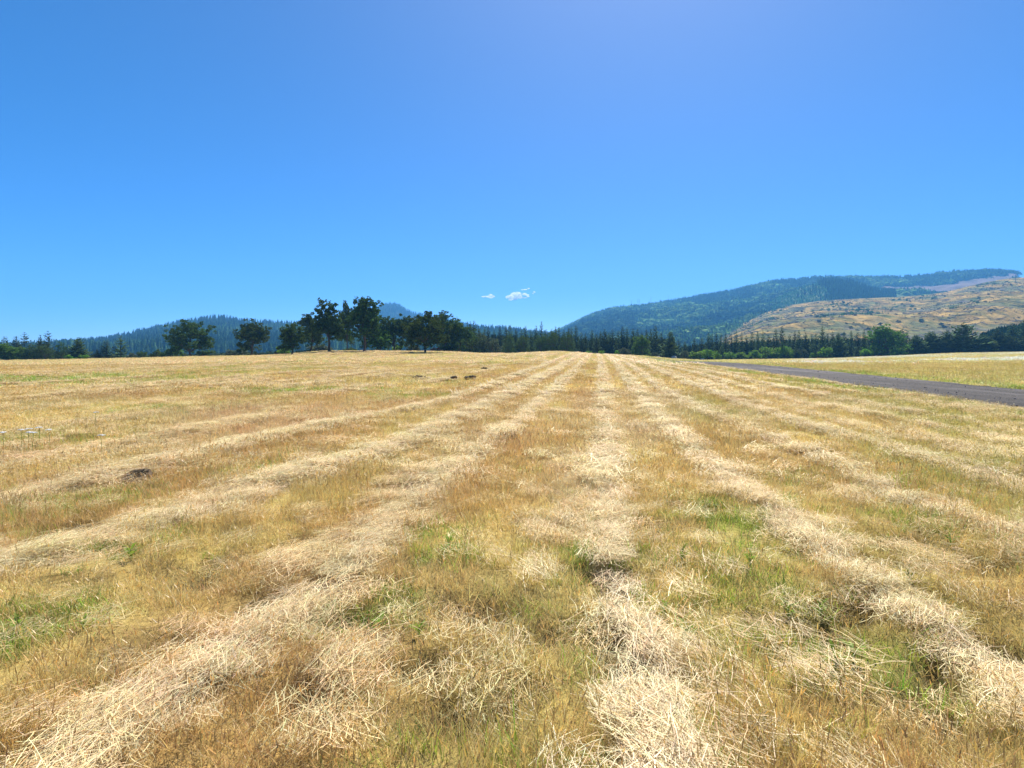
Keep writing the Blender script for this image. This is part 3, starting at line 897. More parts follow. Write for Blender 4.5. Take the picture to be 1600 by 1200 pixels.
# ------------------------------------------------------------------ oaks and their neighbours
G_OAK = 'oaks scattered along the crest of the field'
for (m, px, yt, D, w, wr, lab) in [
    (OAK_BROAD, 299, 499, 186, 80, 1.35, 'broad dome-crowned oak standing alone where the field meets the blue hill'),
    (OAKS[0], 391, 496.5, 184, 60, .95, 'dense round oak between the broad dome-crowned oak and the grove'),
    (OAKS[1], 456, 502.5, 146, 46, .95, 'small slender oak at the outer end of the grove, lowest trunk'),
    (OAKS[2], 484, 487.5, 178, 50, .95, 'middling oak between the slender oak and the tall twin-topped oak'),
    (OAK_TALL[0], 518, 466.5, 157, 50, .72, 'tall dark oak with a wide shadow at its foot in the grove'),
    (OAKS[3], 542, 468.5, 182, 28, .95, 'tall thin-topped oak squeezed between the two tallest oaks of the grove'),
    (OAK_TALL[1], 571, 463, 158, 54, .72, 'tallest oak of the grove, beside the pointed blue peak'),
    (OAKS[4], 589, 492, 180, 52, .95, 'dark oak behind the bright lime green tree'),
    (OAKS[0], 616, 489, 184, 48, .95, 'upright oak just past the bright lime green tree'),
    (OAKS[2], 641, 493, 184, 48, .95, 'plain dark oak between the upright oak and the spreading oak'),
    (OAK_BROAD, 666, 486, 148, 84, 1.35, 'wide spreading oak with its trunk standing out in front on the grass'),
    (OAKS[3], 696, 485.5, 192, 60, .95, 'tall-topped oak behind the spreading oak, beside the red shrub'),
    (OAKS[1], 716, 504, 196, 50, .95, 'lower rounded oak where the grove joins the conifer line'),
]:
    plant_tree('oak_tree', m, px, yt, D, w, wr, lab, 'oak tree', G_OAK)
plant_tree('maple_tree', LIME, 595, 514, 178, 40, .95, 'bright lime green tree among the dark oaks of the grove')
plant_tree('round_tree', ROUND[0], 735, 519, 205, 46, 1.0, 'rounded dark green tree beside the pale drooping willow')
plant_tree('willow_tree', GREY[0], 753, 518, 202, 24, .9, 'pale grey-green drooping willow in front of the conifers')
plant_tree('willow_tree', GREY[1], 770, 527, 200, 30, .9, 'low round grey-green tree next to the drooping willow')
plant_tree('shrub', BUSH_R, 681, 541, 186, 20, 1.3, 'reddish leaved shrub under the oaks at the crest', 'shrub', parts=('stem', 'foliage'))
for m, px, yt, D, w, lab in [(BUSH_G[0], 444, 538, 195, 26, 'bright green shrub behind the small slender oak'),
                             (BUSH_G[1], 622, 537, 190, 18, 'pale green shrub at the foot of the upright oak'),
                             (BUSH_P[0], 648, 534, 192, 20, 'grey-green shrub behind the spreading oak'),
                             (BUSH_P[1], 500, 536, 196, 40, 'grey-green thicket between trunks of the grove'),
                             (BUSH_D[0], 322, 545, 190, 26, 'dark shrub beside the trunk of the broad dome-crowned oak'),
                             (BUSH_G[2], 277, 535, 189, 16, 'yellowish shrub in front of the broad dome-crowned oak'),
                             (BUSH_D[1], 263, 541, 190, 22, 'dark shrub under the outer boughs of the broad dome-crowned oak'),
                             (BUSH_P[0], 365, 541, 200, 36, 'grey-green thicket between the dome-crowned oak and the round oak'),
                             (BUSH_D[0], 700, 538, 192, 30, 'dark shrub beside the red leaved shrub'),
                             (BUSH_D[1], 543, 541, 200, 26, 'dark shrub behind the two tallest oaks'),
                             (BUSH_P[1], 207, 549, 200, 12, 'small pale shrub at the field edge below the blue hill'),
                             (BUSH_D[0], 222, 547, 200, 16, 'small dark shrub next to the small pale shrub'),
                             (BUSH_D[1], 243, 543, 198, 16, 'dark upright shrub close to the broad dome-crowned oak'),
                             (BUSH_G[0], 112, 553, 198, 20, 'green shrub below the ragged cedar'),
                             (BUSH_G[1], 131, 553, 198, 16, 'bright shrub between the ragged cedar and the dark fir pair'),
                             (BUSH_P[0], 148, 555, 199, 18, 'low grey shrub at the foot of the dark fir pair')]:
    plant_tree('shrub', m, px, yt, D, w, 1.3, lab, 'shrub', 'shrubs along the field edge', parts=('stem', 'foliage'))

# trees at the far end of the field on the side of the blue hill
for m, nm, px, yt, D, w, wr, lab in [
    (MAPLE[0], 'round_tree', 10, 536, 196, 46, .95, 'mid green round tree at the picture edge'),
    (MAPLE[1], 'round_tree', 34, 541, 197, 26, .95, 'small mid green tree in front of the layered fir'),
    (ROUND[1], 'round_tree', 52, 538, 198, 26, 1.0, 'dark round tree below the two layered firs'),
    (ROUND[2], 'round_tree', 72, 539, 199, 30, 1.0, 'dark round tree at the foot of the tallest layered fir'),
    (FIRS[0], 'fir_tree', 8, 525, 215, 26, .34, 'dark fir poking above the mid green round tree'),
    (FIRS[1], 'fir_tree', 25, 524, 214, 26, .39, 'dense dark fir beside the layered fir'),
    (FIR_OPEN[0], 'fir_tree', 38, 518.5, 210, 30, .52, 'open layered fir with the sky showing through its boughs'),
    (FIRS[2], 'fir_tree', 63, 522.5, 210, 20, .44, 'narrow dark fir close against the tallest layered fir'),
    (FIR_OPEN[1], 'fir_tree', 75, 516, 206, 28, .52, 'tallest layered fir on the side of the blue hill'),
    (ROUND[1], 'round_tree', 97, 534, 203, 24, 1.0, 'dark ragged tree next to the tallest layered fir'),
    (CEDARS[0], 'cedar_tree', 122, 526.5, 202, 34, .85, 'ragged dark cedar standing before the blue hill'),
    (FIRS[3], 'fir_tree', 165, 531, 200, 26, .34, 'dark cone-shaped fir beside the pale-trunked fir'),
    (FIRS[4], 'fir_tree', 152, 545, 199, 14, .39, 'short dark fir leaning on the cone-shaped fir'),
    (FIR_OPEN[0], 'fir_tree', 188, 523.5, 199, 32, .52, 'brownish open fir with a visible trunk'),
]:
    plant_tree(nm, m, px, yt, D, w, wr, lab, 'fir tree' if nm == 'fir_tree' else 'tree', 'trees along the far edge of the field')

# ------------------------------------------------------------------ the long conifer line
LAND = [(714, 'slim conifer rising behind the lower rounded oak'), (846, 'tall thin-topped fir that rises above the line'),
        (900, 'pointed fir that stands up below the foot of the blue ridge'), (957, 'sharp-topped fir midway between the ridge foot and the broad dark fir'), (1150, 'pointed fir above the low hazel bushes'),
        (1024, 'tall dark fir next to the broad dark fir'), (1222, 'stout fir beside the tall fir pair'), (1285, 'tallest fir behind the hazel bushes'),
        (1505, 'big broad cedar beyond the white meadow')]
CON = [(714, 494), (723, 502), (730, 501), (735, 500.5), (741, 500), (748, 508), (757, 509), (763, 509), (772, 515), (781, 510), (791, 508), (797, 507),
       (806, 512), (815, 513), (821, 508), (830, 515), (838, 508), (846, 501.5), (853, 514), (862, 513), (868, 509), (873, 510), (881, 514), (889, 511), (893, 510),
       (900, 507.5), (908, 518), (915, 520), (925, 514), (932, 521), (938, 517), (945, 513.5), (952, 519), (957, 513), (966, 516), (973, 509), (980, 510.5),
       (989, 513), (996, 514), (1003, 517), (1010, 513.5), (1017, 514), (1024, 508), (1033, 519), (1060, 530), (1070, 533), (1085, 527), (1097, 527),
       (1107, 519), (1112, 521), (1119, 520), (1126, 520), (1134, 521), (1142, 521), (1150, 516.5), (1158, 521), (1166, 524), (1175, 518), (1184, 516), (1192, 517),
       (1201, 524), (1212, 512.5), (1222, 509), (1234, 521), (1242, 517), (1248, 515), (1259, 519), (1268, 521), (1276, 520), (1285, 508.5), (1293, 520), (1301, 517),
       (1310, 518), (1319, 518), (1330, 515.5), (1340, 519), (1350, 514), (1360, 517), (1410, 512.5), (1417, 515), (1430, 521)]
ORD = 'zeroth first second third fourth fifth sixth seventh eighth ninth tenth eleventh twelfth thirteenth fourteenth fifteenth sixteenth seventeenth eighteenth nineteenth twentieth'.split()
LSHORT = {714: 'slim oak-side conifer', 846: 'thin-topped fir', 900: 'ridge-foot fir', 957: 'sharp-topped fir', 1024: 'boulder-side tall fir', 1150: 'low-hazel fir', 1222: 'stout fir', 1285: 'hazel-side tall fir', 1505: 'broad cedar'}
lx = sorted(a for a, b in LAND)
for i, (px, yt) in enumerate(CON):
    D = (262 if px < 1040 else 306) + RNG.uniform(0, 22)
    m = FIR_SPIRE if px in (846,) else FIRS[int(RNG.integers(0, 7))]
    w = {846: 14, 1024: 17, 1222: 19, 1212: 15, 1285: 16, 714: 10}.get(px, RNG.uniform(12, 18))
    if px in lx:
        lab = dict(LAND)[px]
    else:
        a = max(q for q in lx if q < px); b2 = min(q for q in lx if q > px)
        k = sum(1 for q, _ in CON if a < q <= px)
        lab = f'dark conifer, {ORD[k]} from the {LSHORT[a]} towards the {LSHORT[b2]}'
    plant_tree('conifer_tree', m, px, yt, D, w * 1.12, .38, lab, 'conifer', 'conifers in the dark line behind the field')
# broad firs, cedars and deciduous trees standing forward in the line
for m, nm, px, yt, D, w, wr, lab in [
    (CEDARS[1], 'fir_tree', 1048, 517.5, 246, 32, .85, 'broad nearly black fir with the pale boulder at its foot'),
    (CEDARS[2], 'fir_tree', 1310, 521, 301, 32, .85, 'broad black fir just past the hazel bushes'),
    (FIRS[1], 'fir_tree', 1244, 543, 300, 16, .39, 'short dark fir standing in front of the grey willow bush'),
    (FIRS[3], 'fir_tree', 1222, 533, 302, 14, .34, 'short fir between two hazel bushes'),
    (FIRS[5], 'fir_tree', 1339, 541, 300, 12, .44, 'short dark fir beside the last hazel bush'),
    (FIRS[2], 'fir_tree', 1128, 538, 301, 12, .44, 'slim short fir between hazel bushes at the end of the track'),
    (FIRS[6], 'fir_tree', 1270, 535, 302, 16, .34, 'short greyish fir beside the bright rounded hazel'),
    (MAPLE[0], 'maple_tree', 1386, 506, 300, 58, .95, 'large round green maple rising from the dark line beyond the track'),
    (MAPLE[1], 'round_tree', 1001, 523, 236, 30, 1.0, 'mid green leafy tree amid the conifers before the tall dark fir'),
    (ROUND[1], 'round_tree', 886, 518, 240, 26, 1.0, 'dark leafy tree below the slope of the long ridge'),
    (ROUND[2], 'round_tree', 862, 517, 238, 30, 1.0, 'dark leafy tree directly behind the highest grass of the crest'),
    (ROUND[0], 'round_tree', 845, 520, 239, 26, 1.0, 'dark leafy tree under the tall thin-topped fir'),
    (ROUND[2], 'round_tree', 815, 524, 240, 28, 1.0, 'dark leafy tree below the small white cloud'),
    (ROUND[1], 'round_tree', 795, 521, 241, 24, 1.0, 'dark leafy tree between the willows and the small white cloud'),
    (CEDARS[0], 'cedar_tree', 1432, 523, 303, 40, .85, 'dark cedar next to the large round green maple'),
    (CEDARS[1], 'cedar_tree', 1455, 517, 306, 44, .85, 'second dark cedar from the large round green maple'),
    (CEDARS[2], 'cedar_tree', 1480, 515, 304, 46, .85, 'dark cedar leaning into the big broad cedar'),
    (CEDARS[0], 'cedar_tree', 1505, 503.5, 302, 62, .85, 'big broad cedar beyond the white meadow'),
    (CEDARS[1], 'cedar_tree', 1536, 522, 303, 48, .85, 'lower dark cedar just past the big broad cedar'),
    (CEDARS[2], 'cedar_tree', 1558, 514, 308, 42, .85, 'dark cedar before the young blue-green plantation'),
    (FIRS[4], 'fir_tree', 1582, 504, 312, 32, .39, 'tall dark fir near the end of the cedar row'),
    (CEDARS[0], 'cedar_tree', 1576, 524, 303, 46, .85, 'low spreading cedar at the end of the white meadow'),
    (FIRS[0], 'fir_tree', 1600, 497, 312, 30, .34, 'dark fir cut by the picture edge above the cedars'),
    (CEDARS[2], 'cedar_tree', 1604, 523, 303, 40, .85, 'dark cedar cut by the picture edge at the white meadow'),
]:
    plant_tree(nm, m, px, yt, D, w, wr, lab, nm.replace('_', ' '), 'trees standing forward in the dark line')
for m, px, yt, D, w, lab in [
    (BUSH_G[0], 1087, 546, 268, 26, 'first bright hazel bush past the broad black fir'),
    (BUSH_G[1], 1108, 543, 280, 26, 'bright hazel bush at the far end of the gravel track'),
    (BUSH_G[2], 1120, 546, 286, 16, 'small hazel bush tucked against a slim short fir'),
    (BUSH_G[1], 1141, 548, 297, 22, 'low bright hazel bush beyond the track'),
    (BUSH_G[0], 1162, 548, 297, 24, 'low spreading hazel bush under dark firs'),
    (BUSH_G[2], 1182, 545, 298, 24, 'mid-height hazel bush in the bright row'),
    (BUSH_G[0], 1203, 538, 300, 32, 'tallest hazel bush of the bright row'),
    (BUSH_G[1], 1229, 537, 301, 24, 'tall hazel bush beside the short fir'),
    (BUSH_P[0], 1252, 539, 301, 22, 'grey willow bush behind the short dark fir'),
    (BUSH_G[2], 1269, 550, 299, 13, 'small rounded bright hazel near the white meadow'),
    (BUSH_G[0], 1288, 539, 299, 24, 'bright spiky hazel bush before the broad black fir'),
    (BUSH_G[1], 1356, 543, 300, 22, 'hazel bush at the foot of the large round maple'),
    (BUSH_G[2], 963, 546, 235, 10, 'small bright shrub in a gap below the conifers'),
    (BUSH_G[0], 941, 546, 235, 14, 'bright shrub below the long ridge in the conifer line'),
    (BUSH_G[1], 920, 547, 235, 12, 'bright low shrub just behind the crest'),
    (BUSH_P[1], 975, 540, 236, 20, 'grey shrub under the conifer pair'),
    (BUSH_P[0], 1022, 547, 240, 16, 'dull green shrub beside the broad nearly black fir'),
    (BUSH_P[1], 1069, 545, 255, 14, 'dull grey shrub past the pale boulder'),
    (BUSH_D[0], 1152, 553, 297, 12, 'dark low shrub between hazel bushes'),
]:
    plant_tree('hazel_bush' if 'hazel' in lab else 'shrub', m, px, yt, D, w, 1.3, lab, 'bush', 'bushes at the foot of the conifer line', parts=('stem', 'foliage'))

# ------------------------------------------------------------------ pale boulders by the track's end
def boulder(seed, sx, sy, sz):
    r = np.random.default_rng(seed)
    V = []; Q = []
    nl, nm = 7, 10
    for i in range(nl + 1):
        for j in range(nm):
            t = math.pi * i / nl; p_ = 2 * math.pi * j / nm
            d = np.array((math.sin(t) * math.cos(p_), math.sin(t) * math.sin(p_), math.cos(t)))
            k = .8 + .4 * fbm(np.array([d[0] * 1.7 + seed]), np.array([d[1] * 1.7 + d[2] * 1.3]), seed, 3)[0]
            V.append(d * k * np.array((sx, sy, sz)))
    for i in range(nl):
        for j in range(nm):
            k = (j + 1) % nm
            Q.append((i * nm + j, (i + 1) * nm + j, (i + 1) * nm + k, i * nm + k))
    return np.array(V), np.array(Q)
for px, D, s, lab in [(1053, 240, 1.3, 'pale grey boulder at the foot of the broad nearly black fir'), (1029, 236, .8, 'small pale boulder beside the dull green shrub'),
                      (1097, 266, 1.1, 'flat pale boulder in front of the hazel bushes at the track end')]:
    X, Y, z = place(px, D)
    V, Q = boulder(int(px), s, s * .8, s * (.7 if px != 1097 else .45))
    o = obj('boulder', mesh_np('boulder', V, Q, M_ROCK), None, (X, Y, z + s * .3))
    tag(o, lab, 'boulder', 'pale boulders below the conifers')

# ------------------------------------------------------------------ hills
def hill(name, ridge, r_ridge, r_base, expo, mat, seed, label, zbase=-9.0, cut=0.0, rough=.05, na=150, ns=60, back=.5):
    rp = np.array([a for a, b in ridge], float); ry = np.array([b for a, b in ridge], float)
    a = np.linspace(rp[0], rp[-1], na)
    s = np.concatenate([np.linspace(0, 1, ns), np.linspace(1, 1 + back, 14)[1:]])
    A, S = np.meshgrid(a, s)
    def zs(A, S):
        rr = np.interp(A, [rp[0], rp[-1]], r_ridge) if not np.isscalar(r_ridge) else np.full_like(A, float(r_ridge))
        top = H + (HZ - np.interp(A, rp, ry)) * rr / F - cut
        rb = r_base
        r_ = rb + (rr - rb) * S
        sh = np.where(S <= 1, np.clip(S, 0, 1) ** expo, 1 - ((S - 1) / back) ** 1.5)
        X = (A - 800) / F * r_
        z = zbase + (top - zbase) * sh
        n = (fbm(X * .004, r_ * .004, seed, 4) - .5) * 2 * rough * np.maximum(top - zbase, 30) * np.sin(np.pi * np.clip(S, 0, 1)) ** .6
        n += (fbm(X * .02, r_ * .02, seed + 9, 3) - .5) * rough * 60 * np.sin(np.pi * np.clip(S, 0, 1)) ** .6
        edge = sstep(0, .06, (A - rp[0]) / (rp[-1] - rp[0])) * (1 - sstep(.94, 1, (A - rp[0]) / (rp[-1] - rp[0])))
        return X, r_, np.maximum(zbase - 2, (z + n - zbase) * np.maximum(edge, .02) + zbase)
    X, Y, Z = zs(A, S)
    n2, n1 = A.shape
    ii = (np.arange(n2 - 1)[:, None] * n1 + np.arange(n1 - 1)[None]).ravel()
    o = obj(name, mesh_np(name, np.stack([X.ravel(), Y.ravel(), Z.ravel()], 1), np.stack([ii, ii + 1, ii + n1 + 1, ii + n1], 1), mat, smooth=True))
    tag(o, label, kind='structure')
    return zs, (rp[0], rp[-1])

M_HILLFLOOR = rough_mat('forest_floor', [(0.3, (0.02, 0.03, 0.014)), (0.7, (0.045, 0.06, 0.025))], .02, .6, .08, bdist=4)
mC, nd, lk = new_mat('logged_slope')
tc = nd.new('ShaderNodeTexCoord')
pos = tc.outputs['Object']
mp = nd.new('ShaderNodeMapping'); mp.inputs['Scale'].default_value = (1, .45, 1.6); lk.new(pos, mp.inputs[0]); pos = mp.outputs[0]
n_a = noise(nd, lk, .011, 8, .68, pos, .6); n_b = noise(nd, lk, .05, 7, .75, pos, .3); n_c = noise(nd, lk, .02, 6, .65, pos, 1.0)
c = ramp(nd, lk, n_a, [(0.34, (0.16, 0.13, 0.115)), (0.45, (0.15, 0.15, 0.065)), (0.53, (0.36, 0.24, 0.08)), (0.66, (0.29, 0.23, 0.10))])
c = mix_rgb(nd, lk, c, (0.10, 0.125, 0.045), ramp(nd, lk, n_c, [(.5, (0,) * 3), (.62, (.75,) * 3)]))
c = mix_rgb(nd, lk, c, ramp(nd, lk, n_b, [(0.36, (0.38, 0.36, 0.36)), (0.5, (1, 1, 1)), (0.64, (1.7, 1.62, 1.5))]), None, 'MULTIPLY')
p = nd.new('ShaderNodeBsdfPrincipled'); p.inputs['Roughness'].default_value = 1; p.inputs['Specular IOR Level'].default_value = 0
lk.new(c, p.inputs['Base Color'])
b = nd.new('ShaderNodeBump'); b.inputs['Strength'].default_value = 1; b.inputs['Distance'].default_value = 7
lk.new(noise(nd, lk, .05, 7, .7, pos), b.inputs['Height']); lk.new(b.outputs[0], p.inputs['Normal'])
om = nd.new('ShaderNodeOutputMaterial'); lk.new(p.outputs[0], om.inputs[0])
M_REGROW = rough_mat('young_regrowth', [(0.3, (0.06, 0.11, 0.035)), (0.6, (0.11, 0.16, 0.05)), (0.75, (0.22, 0.18, 0.12))], .03, .6, .08, bdist=4)
M_CUT = rough_mat('fresh_clearing', [(0.3, (0.12, 0.08, 0.075)), (0.7, (0.21, 0.145, 0.12))], .02, .8, .06, bdist=4)

Z_LEFT, E_LEFT = hill('hill_ridge', [(-500, 556), (-200, 552), (-60, 549), (0, 546), (60, 539), (100, 533), (150, 529), (200, 521), (240, 511), (290, 500), (320, 495), (345, 494), (370, 497), (400, 501), (450, 502), (480, 504), (560, 507), (640, 509), (700, 508), (740, 509), (780, 510), (830, 514), (860, 519), (900, 528), (960, 545)],
                      (2050, 2300), 900, 1.25, M_HILLFLOOR, 600, 'low forested hill behind the oaks', cut=15)
Z_PEAK, E_PEAK = hill('mountain_peak', [(470, 545), (540, 510), (570, 494), (588, 481), (600, 475.5), (612, 473.5), (622, 476), (632, 482), (645, 488), (665, 492.5), (690, 496), (720, 504), (800, 520), (900, 545)],
                      4300, 2700, 1.1, M_HILLFLOOR, 620, 'pointed blue forested peak showing above the oaks', cut=10, rough=.03)
FAR_R = [(780, 545), (850, 522), (870, 514), (900, 500), (912, 493), (925, 488), (945, 482), (960, 478), (1000, 472.5), (1050, 466), (1100, 457), (1150, 448), (1200, 437), (1250, 431), (1300, 429), (1350, 429.5), (1400, 428.5), (1450, 424.5), (1500, 420.5), (1550, 418.5), (1588, 420.5), (1594, 431.5), (1640, 433), (1760, 440), (2100, 470)]
Z_FAR, E_FAR = hill('forested_ridge', FAR_R, (3500, 2700), 1250, 1.15, M_HILLFLOOR, 640, 'long blue forested ridge rising towards its flat top', cut=24, rough=.16, na=220, ns=80)
Z_KNOB, E_KNOB = hill('plantation_knoll', [(1060, 540), (1110, 515), (1150, 496), (1180, 484), (1205, 469), (1230, 456), (1255, 445.5), (1275, 440.5), (1295, 439), (1320, 440.5), (1345, 446), (1365, 452), (1390, 454), (1430, 456), (1480, 456), (1560, 462), (1700, 480), (1800, 520)],
                      2250, 1300, 1.1, M_REGROW, 660, 'rounded knoll planted with young trees below the ridge', cut=8, rough=.04)
Z_CLEAR, E_CLEAR = hill('cleared_hillside', [(1070, 560), (1120, 528), (1160, 505), (1200, 487), (1240, 476), (1280, 470), (1330, 467), (1365, 465.5), (1400, 464), (1440, 461.5), (1475, 457), (1510, 448), (1540, 441), (1565, 436.5), (1590, 434), (1640, 431), (1720, 432), (1900, 440), (2100, 480)],
                        (1750, 1500), 620, .95, mC, 680, 'logged hillside of orange grass, grey slash and stumps', cut=0, rough=.15, na=220, ns=90)

def depth_at(zs, px, y):
    S = np.linspace(.25, 1.0, 300); out = []
    for a, yy in zip(px, y):
        X, Y, Z = zs(np.full_like(S, a), S)
        p_ = HZ - F * (Z - H) / Y
        ok = np.nonzero(p_ >= yy)[0]
        out.append(S[ok[-1]] if len(ok) else 1.0)
    return np.array(out)
CUT_PX = np.array([1372, 1385, 1400, 1440, 1480, 1500, 1520, 1545, 1570, 1590, 1620, 1700], float)
CUT_HI = depth_at(Z_FAR, CUT_PX, [449, 447.5, 447, 446.5, 445.5, 440, 437, 434, 433.2, 432.6, 432.5, 434])
CUT_LO = np.minimum(depth_at(Z_FAR, CUT_PX, [452, 455, 458, 460, 460, 460, 458, 456, 452, 450, 450, 450]), CUT_HI - .01)
# ------------------------------------------------------------------ forests on the hills
def low_conifer(seed, wd=.30):
    r = np.random.default_rng(seed); V = []; Q = []; S = []; n0 = 0
    for w in range(7):
        f = w / 7; z0 = .08 + .92 * f; L = wd * .5 * (1 - f) ** .85 + .01; k = 6
        a0 = r.uniform(0, 6)
        for i in range(k):
            a = a0 + 6.283 * i / k + r.normal(0, .15); l = L * r.uniform(.7, 1.15); b = 6.283 / k * .62
            V += [(0, 0, z0 + .15), (math.cos(a - b) * l * .8, math.sin(a - b) * l * .8, z0 - .01), (math.cos(a) * l, math.sin(a) * l, z0 - .04), (math.cos(a + b) * l * .8, math.sin(a + b) * l * .8, z0 - .01)]
            Q.append((n0, n0 + 1, n0 + 2, n0 + 3)); n0 += 4; S += [r.uniform(.65, 1.35)] * 4
    V = np.array(V); V[:, 2] = np.minimum(V[:, 2], 1.0)
    return proto('far_conifer', mesh_np('far_conifer', V, Q, M_FOREST, np.array(S)[:, None] * np.ones((1, 3))))
def low_round(seed):
    r = np.random.default_rng(seed); n = 60
    d = r.normal(0, 1, (n, 3)); d /= np.linalg.norm(d, axis=1)[:, None]; d[:, 2] = np.abs(d[:, 2]) * .9
    cen = np.array((0, 0, .25)) + d * r.uniform(.3, .5, n)[:, None] * np.array((1, 1, 1.3))
    V, Q, S = leaf_cards(cen, .18, seed)
    return proto('far_broadleaf', mesh_np('far_broadleaf', V, Q, M_FOREST, S))
FARC = [low_conifer(700 + k, .26 + .05 * k) for k in range(4)]
FARB = [low_round(720 + k) for k in range(3)]
GRN = np.array((0.042, 0.085, 0.034)); LGT = np.array((0.17, 0.28, 0.075))

def forest(name, zs, a0, a1, s0, s1, n, h0, h1, label, mask=None, lightness=.25, col=GRN, wide=1.0, protos=None, seed=0):
    A = RNG.uniform(a0, a1, n); S = RNG.uniform(s0, s1, n)
    keep = np.ones(n, bool) if mask is None else mask(A, S)
    A, S = A[keep], S[keep]
    X, Y, Z = zs(A, S)
    n = len(A)
    h = RNG.uniform(h0, h1, n) * (.75 + .5 * fbm(X * .01, Y * .01, seed + 3, 2))
    l = sstep(.46, .62, fbm(X * .0055, Y * .0035, seed + 5, 5))[:, None] * lightness
    tint = (col * (1 - l) + LGT * l) * RNG.uniform(.5, 1.6, n)[:, None]
    w = h * wide * RNG.uniform(.85, 1.25, n)
    return scatter(name, np.stack([X, Y, Z - .5], 1), np.stack([RNG.normal(0, .03, n), RNG.normal(0, .03, n), RNG.uniform(0, 6.28, n)], 1), np.stack([w, w, h], 1), tint, protos or FARC, label)

forest('hill_forest', Z_LEFT, -480, 940, .02, 1.04, 13000, 16, 26, 'dense conifer forest covering the low hill behind the oaks', wide=1.35, lightness=.6, seed=800)
forest('mountain_forest', Z_PEAK, 500, 860, .25, 1.03, 9000, 16, 26, 'blue conifer forest covering the pointed peak', wide=1.3, lightness=.3, seed=810)
def far_mask(A, S):
    # forest everywhere but the fresh clearing below the flat top
    lo = np.interp(A, CUT_PX, CUT_LO); hi = np.interp(A, CUT_PX, CUT_HI)
    cl = (A > 1375) & (S > lo) & (S < hi)
    return ~cl & ~((A > 1592))
forest('ridge_forest', Z_FAR, 800, 1720, .05, 1.02, 32000, 13, 27, 'dense blue conifer forest covering the long ridge', far_mask, wide=1.7, lightness=.9, protos=FARC + FARB[:1], seed=820)
forest('plantation_trees', Z_KNOB, 1080, 1345, .1, 1.03, 20000, 5, 9, 'young evenly planted conifers on the rounded knoll', lambda A, S: RNG.uniform(0, 1, len(A)) > sstep(1285, 1335, A + 30 * (vnoise(A * .06, S * 7, 6) - .5)) * (S > .7) , lightness=.5, col=np.array((.12, .27, .07)), wide=1.4, seed=830)
forest('knoll_forest', Z_KNOB, 1240, 1400, .5, 1.02, 3400, 18, 26, 'dark tall conifers on the shoulder of the knoll', lambda A, S: RNG.uniform(0, 1, len(A)) < sstep(1262, 1345, A + S * 12 + 60 * (vnoise(A * .06, S * 7, 5) - .5)), lightness=.1, seed=840)
forest('knoll_shelterbelt', Z_KNOB, 1425, 1540, .93, 1.02, 500, 10, 15, 'thin belt of conifers below the fresh clearing', seed=850)
forest('foothill_forest', Z_FAR, 900, 1230, .0, .25, 9000, 14, 24, 'mixed forest on the foothill below the ridge', lightness=.9, seed=860, protos=FARC[:2] + FARB)

# dark wooded ground filling in behind the single trees of the conifer line
n = 4200
pxs = RNG.uniform(690, 1640, n); Ds = np.where(pxs < 1040, 280, 325) + RNG.uniform(0, 110, n)
Xs = (pxs - 800) / F * Ds
top = np.interp(pxs, [690, 760, 850, 1000, 1040, 1060, 1100, 1200, 1300, 1420, 1500, 1640], [517, 521, 525, 526, 527, 539, 534, 529, 527, 528, 526, 519]) + RNG.uniform(0, 16, n)
Zs = zt(Xs, Ds)
hh = np.maximum((H - (top - HZ) * Ds / F) - Zs, 3)
scatter('conifer_forest', np.stack([Xs, Ds, Zs], 1), np.stack([np.zeros(n), np.zeros(n), RNG.uniform(0, 6.28, n)], 1), np.stack([hh * 1.2, hh * 1.2, hh], 1),
        np.array((.030, .050, .024)) * RNG.uniform(.5, 1.5, n)[:, None], FARC, 'dense dark conifers filling the wood behind the front trees')
n = 700
pxs = RNG.uniform(-160, 480, n); Ds = RNG.uniform(215, 330, n); Xs = (pxs - 800) / F * Ds; Zs = zt(Xs, Ds)
top = np.interp(pxs, [-160, 0, 100, 220, 480], [530, 541, 546, 552, 544]) + RNG.uniform(0, 8, n)
hh = np.maximum((H - (top - HZ) * Ds / F) - Zs, 2)
scatter('valley_woods', np.stack([Xs, Ds, Zs], 1), np.stack([np.zeros(n), np.zeros(n), RNG.uniform(0, 6.28, n)], 1), np.stack([hh, hh, hh], 1),
        np.array((.045, .07, .032)) * RNG.uniform(.6, 1.4, n)[:, None], FARC[:2] + FARB, 'dark mixed woods below the low hill')
n = 900
pxs = RNG.uniform(1530, 1700, n); Ds = RNG.uniform(340, 470, n); Xs = (pxs - 800) / F * Ds; Zs = zt(Xs, Ds)
top = np.interp(pxs, [1530, 1560, 1600, 1700], [519, 509, 502, 490]) + RNG.uniform(0, 10, n)
hh = np.maximum((H - (top - HZ) * Ds / F) - Zs, 2)
scatter('young_plantation', np.stack([Xs, Ds, Zs], 1), np.stack([np.zeros(n), np.zeros(n), RNG.uniform(0, 6.28, n)], 1), np.stack([hh * 1.1, hh * 1.1, hh], 1),
        np.array((.04, .085, .05)) * RNG.uniform(.7, 1.3, n)[:, None], FARC, 'blue-green young conifers behind the cedars')

